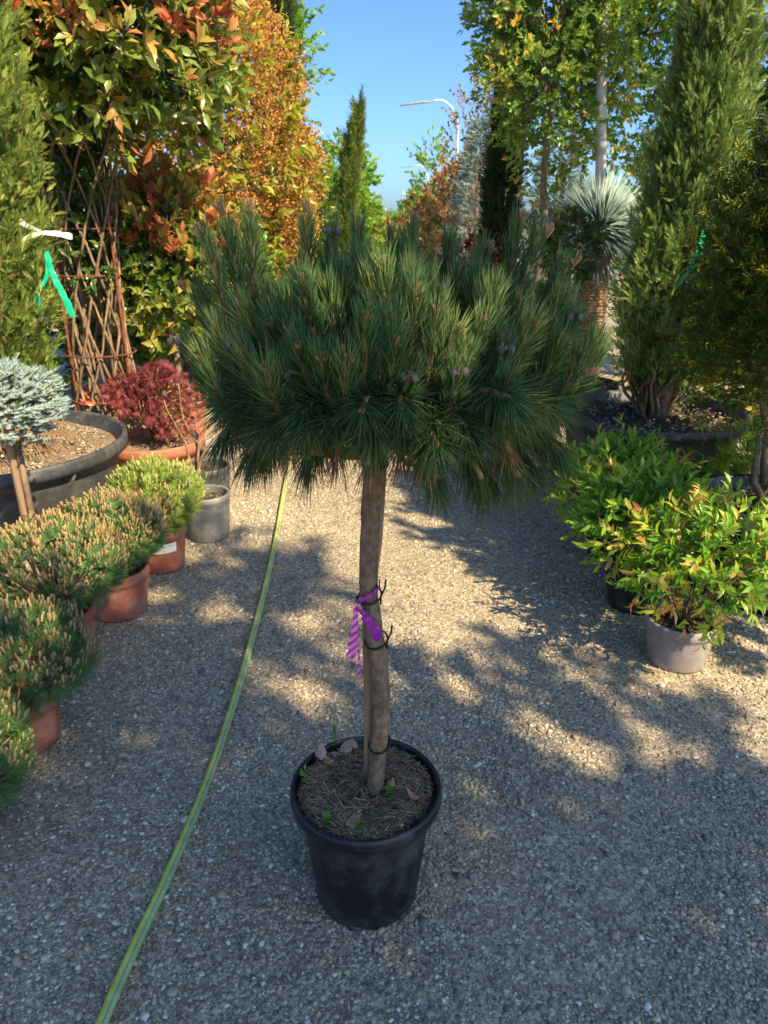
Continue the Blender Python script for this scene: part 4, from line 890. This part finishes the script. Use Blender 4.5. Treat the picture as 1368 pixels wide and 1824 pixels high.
tree((2.95, 4.6, 0), 'shaded shrub with a few red leaves behind the right tub', (-.1, 0, .75), (.55, .45, .65), 520, 6, .075, .036, 'photinia', 'photinia', seed=87, tl=.1, trunk_r=.03, tint=(.05, .6), tm=LEAF, topred=(.9, .2), name='photinia_shrub')
tree((3.5, 4.95, 0), 'bronze leaved tree at the upper right, beyond the yew', (0, 0, 2.55), (.75, .6, .75), 900, 7, .05, .024, 'bronze', seed=88, tl=.1, trunk_r=.04, name='bronze_tree')
tree((3.9, 6.4, 0), 'bright green tree in the top right corner of the photo', (0, 0, 4.0), (1.1, .8, 1.2), 1000, 7, .08, .05, 'spring', seed=89, tl=.12, trunk_r=.05)
tree((2.45, 6.3, 0), 'low yellow leaved bush beside the yucca trunk', (0, 0, .55), (.4, .4, .45), 330, 7, .05, .03, 'olive', 'bush', seed=90, tl=.08, trunk_r=.02, name='bush')

tree((3.3, 6.3, 0), 'dark green shrub on the right, behind the trunk of the yew', (0, 0, .8), (.75, .5, .85), 700, 7, .08, .045, 'photinia_green', 'photinia', seed=72, tl=.12, trunk_r=.03, tm=LEAF, shell=.8, tint=(0, .6), name='photinia_shrub')
tree((4.3, 5.9, 0), 'dark green shrub at the right edge, behind the yew crown', (0, 0, 1.1), (.9, .5, 1.15), 700, 7, .08, .045, 'photinia_green', 'photinia', seed=73, tl=.12, trunk_r=.03, tm=LEAF, shell=.8, tint=(0, .6), name='photinia_shrub')
def far_spruce(loc, h, r, label, seed):
    root = thing('blue_spruce_tree', loc, label, 'blue spruce'); mb = MB(); n = 2600; u = rnd(n, 0, 1) ** 1.2; a = rnd(n, 0, 6.28); lay = .75 + .25 * np.sin(u * 55 + 2 * np.sin(a * 2))
    rr = r * (1 - u) ** .8 * lay * np.sqrt(rnd(n, .45, 1)); P = np.stack([rr * np.cos(a), rr * np.sin(a), .15 + u * h], 1); A = np.stack([np.cos(a), np.sin(a), rnd(n, .0, .5)], 1)
    mb.inst(SPRIG, P, A, randdir(n), rnd(n, .14, .24), .1, np.clip(RNG.normal(.5, .25, n), 0, 1)); mb.build('crown', G['spruce'], root)
    t_ = MB(); t_.tube([(0, 0, 0), (0, 0, h)], [.05, .01], 7); t_.build('trunk', G['bark'], root); return root
far_spruce((1.42, 12, 0), 2.9, .75, 'pale blue spruce left of the dark shaded cypress', 1)
far_spruce((2.5, 11.5, 0), 3.1, .85, 'pale blue spruce right of the dark shaded cypress', 2)
tree((1.75, 14.5, 0), 'sparse upright tree with yellowish leaves under the street lamp', (-.1, 0, 2.5), (.7, .5, 1.75), 480, 5, .07, .05, 'bronze', seed=91, tl=.2, shell=.9, trunk_r=.03, amp=.35, up=1.2, name='sparse_tree')
tree((1.15, 15.5, 0), 'russet and green bush in front of the sparse tree', (.05, 0, 1.25), (.65, .6, 1.15), 520, 6, .09, .06, 'bronze', 'bush', seed=92, tl=.15, trunk_r=.04, name='bush')
tree((1.0, 19, 0), 'reddish purple bush right of the far path end', (0, 0, 1.2), (.55, .6, 1.1), 520, 6, .11, .06, 'copper', 'bush', seed=93, tl=.15, trunk_r=.04, name='bush')
tree((1.75, 20, 0), 'tall bush with mixed red leaves behind the purple bush', (0, 0, 1.6), (.7, .7, 1.5), 520, 6, .12, .07, 'copper', 'bush', seed=94, tl=.18, trunk_r=.04, name='bush', tint=(.3, 1))
tree((1.45, 24, 0), 'light green tree under the farther street lamp', (0, 0, 2.0), (.7, .7, 1.9), 420, 6, .14, .08, 'spring', seed=95, tl=.25, trunk_r=.05)
cypress((1.02, 17, 0), 1.75, .10, 'tiny dark cypress in front of the purple bush', 'cypress_far', n=900, L=.14, seed=96)
tree((1.2, 9.6, 0), 'low reddish shrub at the foot of the blue spruce', (-.05, 0, 1.0), (.45, .4, .5), 320, 6, .06, .035, 'copper', 'bush', seed=97, tl=.1, trunk_r=.02, name='bush')
for i, (x, y, hz, rx, mm, lab) in enumerate(((-.35, 34, 1.0, .9, 'bronze', 'far bronze shrub closing the path, left of its middle'), (.75, 36, 1.05, .9, 'spring', 'far light green shrub closing the path, right of its middle'), (.2, 46, 1.1, 1.3, 'green', 'farthest green shrub in the middle of the path end'))):
    tree((x, y, 0), lab, (0, 0, hz), (rx, .7, hz), 320, 6, .2, .12, mm, 'bush', 'shrubs closing the far end of the path', seed=120 + i, tl=.2, trunk_r=.05, name='bush')
tree((1.45, 40, 0), 'far green tree at the end of the right row', (.8, 0, 1.6), (1.6, 1.2, 1.7), 420, 6, .25, .16, 'green', seed=98, tl=.3, trunk_r=.08)
tree((-1.9, 44, 0), 'far green tree at the end of the left row', (-.9, 0, 1.5), (1.8, 1.2, 1.5), 420, 6, .25, .16, 'green', seed=99, tl=.3, trunk_r=.08)

# street lamps
def lamp(x, y, h, label):
    root = thing('street_lamp', (x, y, 0), label, 'street lamp', 'street lamps beyond the nursery')
    t_ = MB(); arc = [(0, 0, 0), (0, 0, h - 2.2)] + [(-1.1 + 1.1 * math.cos(a), 0, h - 1.6 + 1.5 * math.sin(a)) for a in np.linspace(0, 1.9, 12)]
    P = np.array(arc); t_.tube(P, [.075, .04], 10); t_.build('pole', G['galv'], root, True)
    e = P[-1]; hd_ = MB(); hd_.tube([e, e + np.array([-.5, 0, -.02]), e + np.array([-1.1, 0, -.1]), e + np.array([-1.75, 0, -.2])], [.04, .07, .06, .02], 8); hd_.build('lamp_head', G['lampgrey'], root, True)
lamp(4.05, 45, 8.0, 'curved grey street lamp rising above the trees, nearer and larger')
lamp(5.05, 92, 8.0, 'distant curved street lamp, small above the far bushes')

# low hills on the horizon
hm = plain('hill_ground', (.06, .09, .05), (.1, .12, .07), .02, .9, 0)
hl = MB(); V = []; nx = 40
for i in range(nx):
    x = -300 + i * 600 / (nx - 1)
    for (dy, f_) in ((-60, 0), (0, 1), (60, 0)): V.append((x, 620 + dy, -1 + f_ * (9 + 3 * math.sin(i * .7) + 2 * math.sin(i * 1.9))))
hl.add(V, [np.array([(3 * i + j, 3 * i + j + 3, 3 * i + j + 4, 3 * i + j + 1) for i in range(nx - 1) for j in (0, 1)])]); tag(hl.build('hills', hm), kind='structure')

# ------------------------------------------------------------------ unseen trees beside and behind the camera, placed and thinned to shade and dapple the path
RNG = np.random.default_rng(8)
tree((4.4, -3.9, 0), 'tall broadleaf tree behind the camera whose crown shades the potted pine', (0, 0, 6.95), (1.3, 1.3, 1.15), 900, 8, .12, .08, 'green', seed=101, tl=.2, trunk_r=.1, shell=.9, tint=(.1, .8), amp=.12, clump=(120, .52))
tree((4.35, -2.5, 0), 'shorter broadleaf tree behind the camera on the right of the path', (0, 0, 4.95), (1.1, 1.1, 1.05), 660, 8, .12, .085, 'green', seed=102, tl=.2, trunk_r=.08, shell=.9, tint=(.1, .8), amp=.14, clump=(90, .48))
tree((4.2, -1.95, 0), 'unseen slender sparse tree, added for dapples, between the two shading trees behind the camera', (0, 0, 6.95), (.6, .6, .36), 140, 7, .11, .08, 'green', seed=104, tl=.2, trunk_r=.05, shell=.9, tint=(.1, .8), clump=(30, .6))  # extra sparse lobe placed to dapple the ground by the dwarf pines
tree((2.90, 1.37, 0), 'unseen narrow leafy tree, added to shade the path, just outside the right edge, in front of the nandinas', (0, 0, 2.6), (.34, .32, 1.35), 560, 7, .075, .05, 'green', seed=103, tl=.12, trunk_r=.03, shell=.9, tint=(.1, .8), clump=(60, .6))  # leafy column placed to shade the right half of the path

# ------------------------------------------------------------------ small things on the ground
v, f = ICO
def clod(px, py, s_, m, label, cat, name):
    x, y, _ = ground_at(px, py, 0); b = MB(); P = v * (1 + RNG.uniform(-.2, .2, (12, 1))) * np.array([s_, s_ * .8, s_ * .55]) + np.array([x, y, s_ * .22]); b.add(P, [f], .95); tag(b.build(name, m), label, cat)
clod(1178, 1224, .03, G['stone'], 'pale rounded pebble lying in front of the taupe pot', 'stone', 'pebble')
clod(812, 1560, .022, G['soil'], 'dark soil crumb on the gravel right of the black pot', 'soil clod', 'soil_clod')
for (px, py, rz, lab) in ((1112, 1222, .4, 'red fallen leaf on the gravel left of the pale pebble'), (1066, 1192, 2.2, 'small red fallen leaf near the taupe pot, farther one'), (408, 1530, 1.0, 'brown fallen leaf between hose and black pot')):
    x, y, _ = ground_at(px, py, 0); b = MB(); b.inst(LEAF, [(x, y, .008)], [(math.cos(rz), math.sin(rz), .12)], [(-math.sin(rz), math.cos(rz), .1)], .045, .028, .5); tag(b.build('fallen_leaf', G['deadleaf'], None, True), lab, 'leaf')
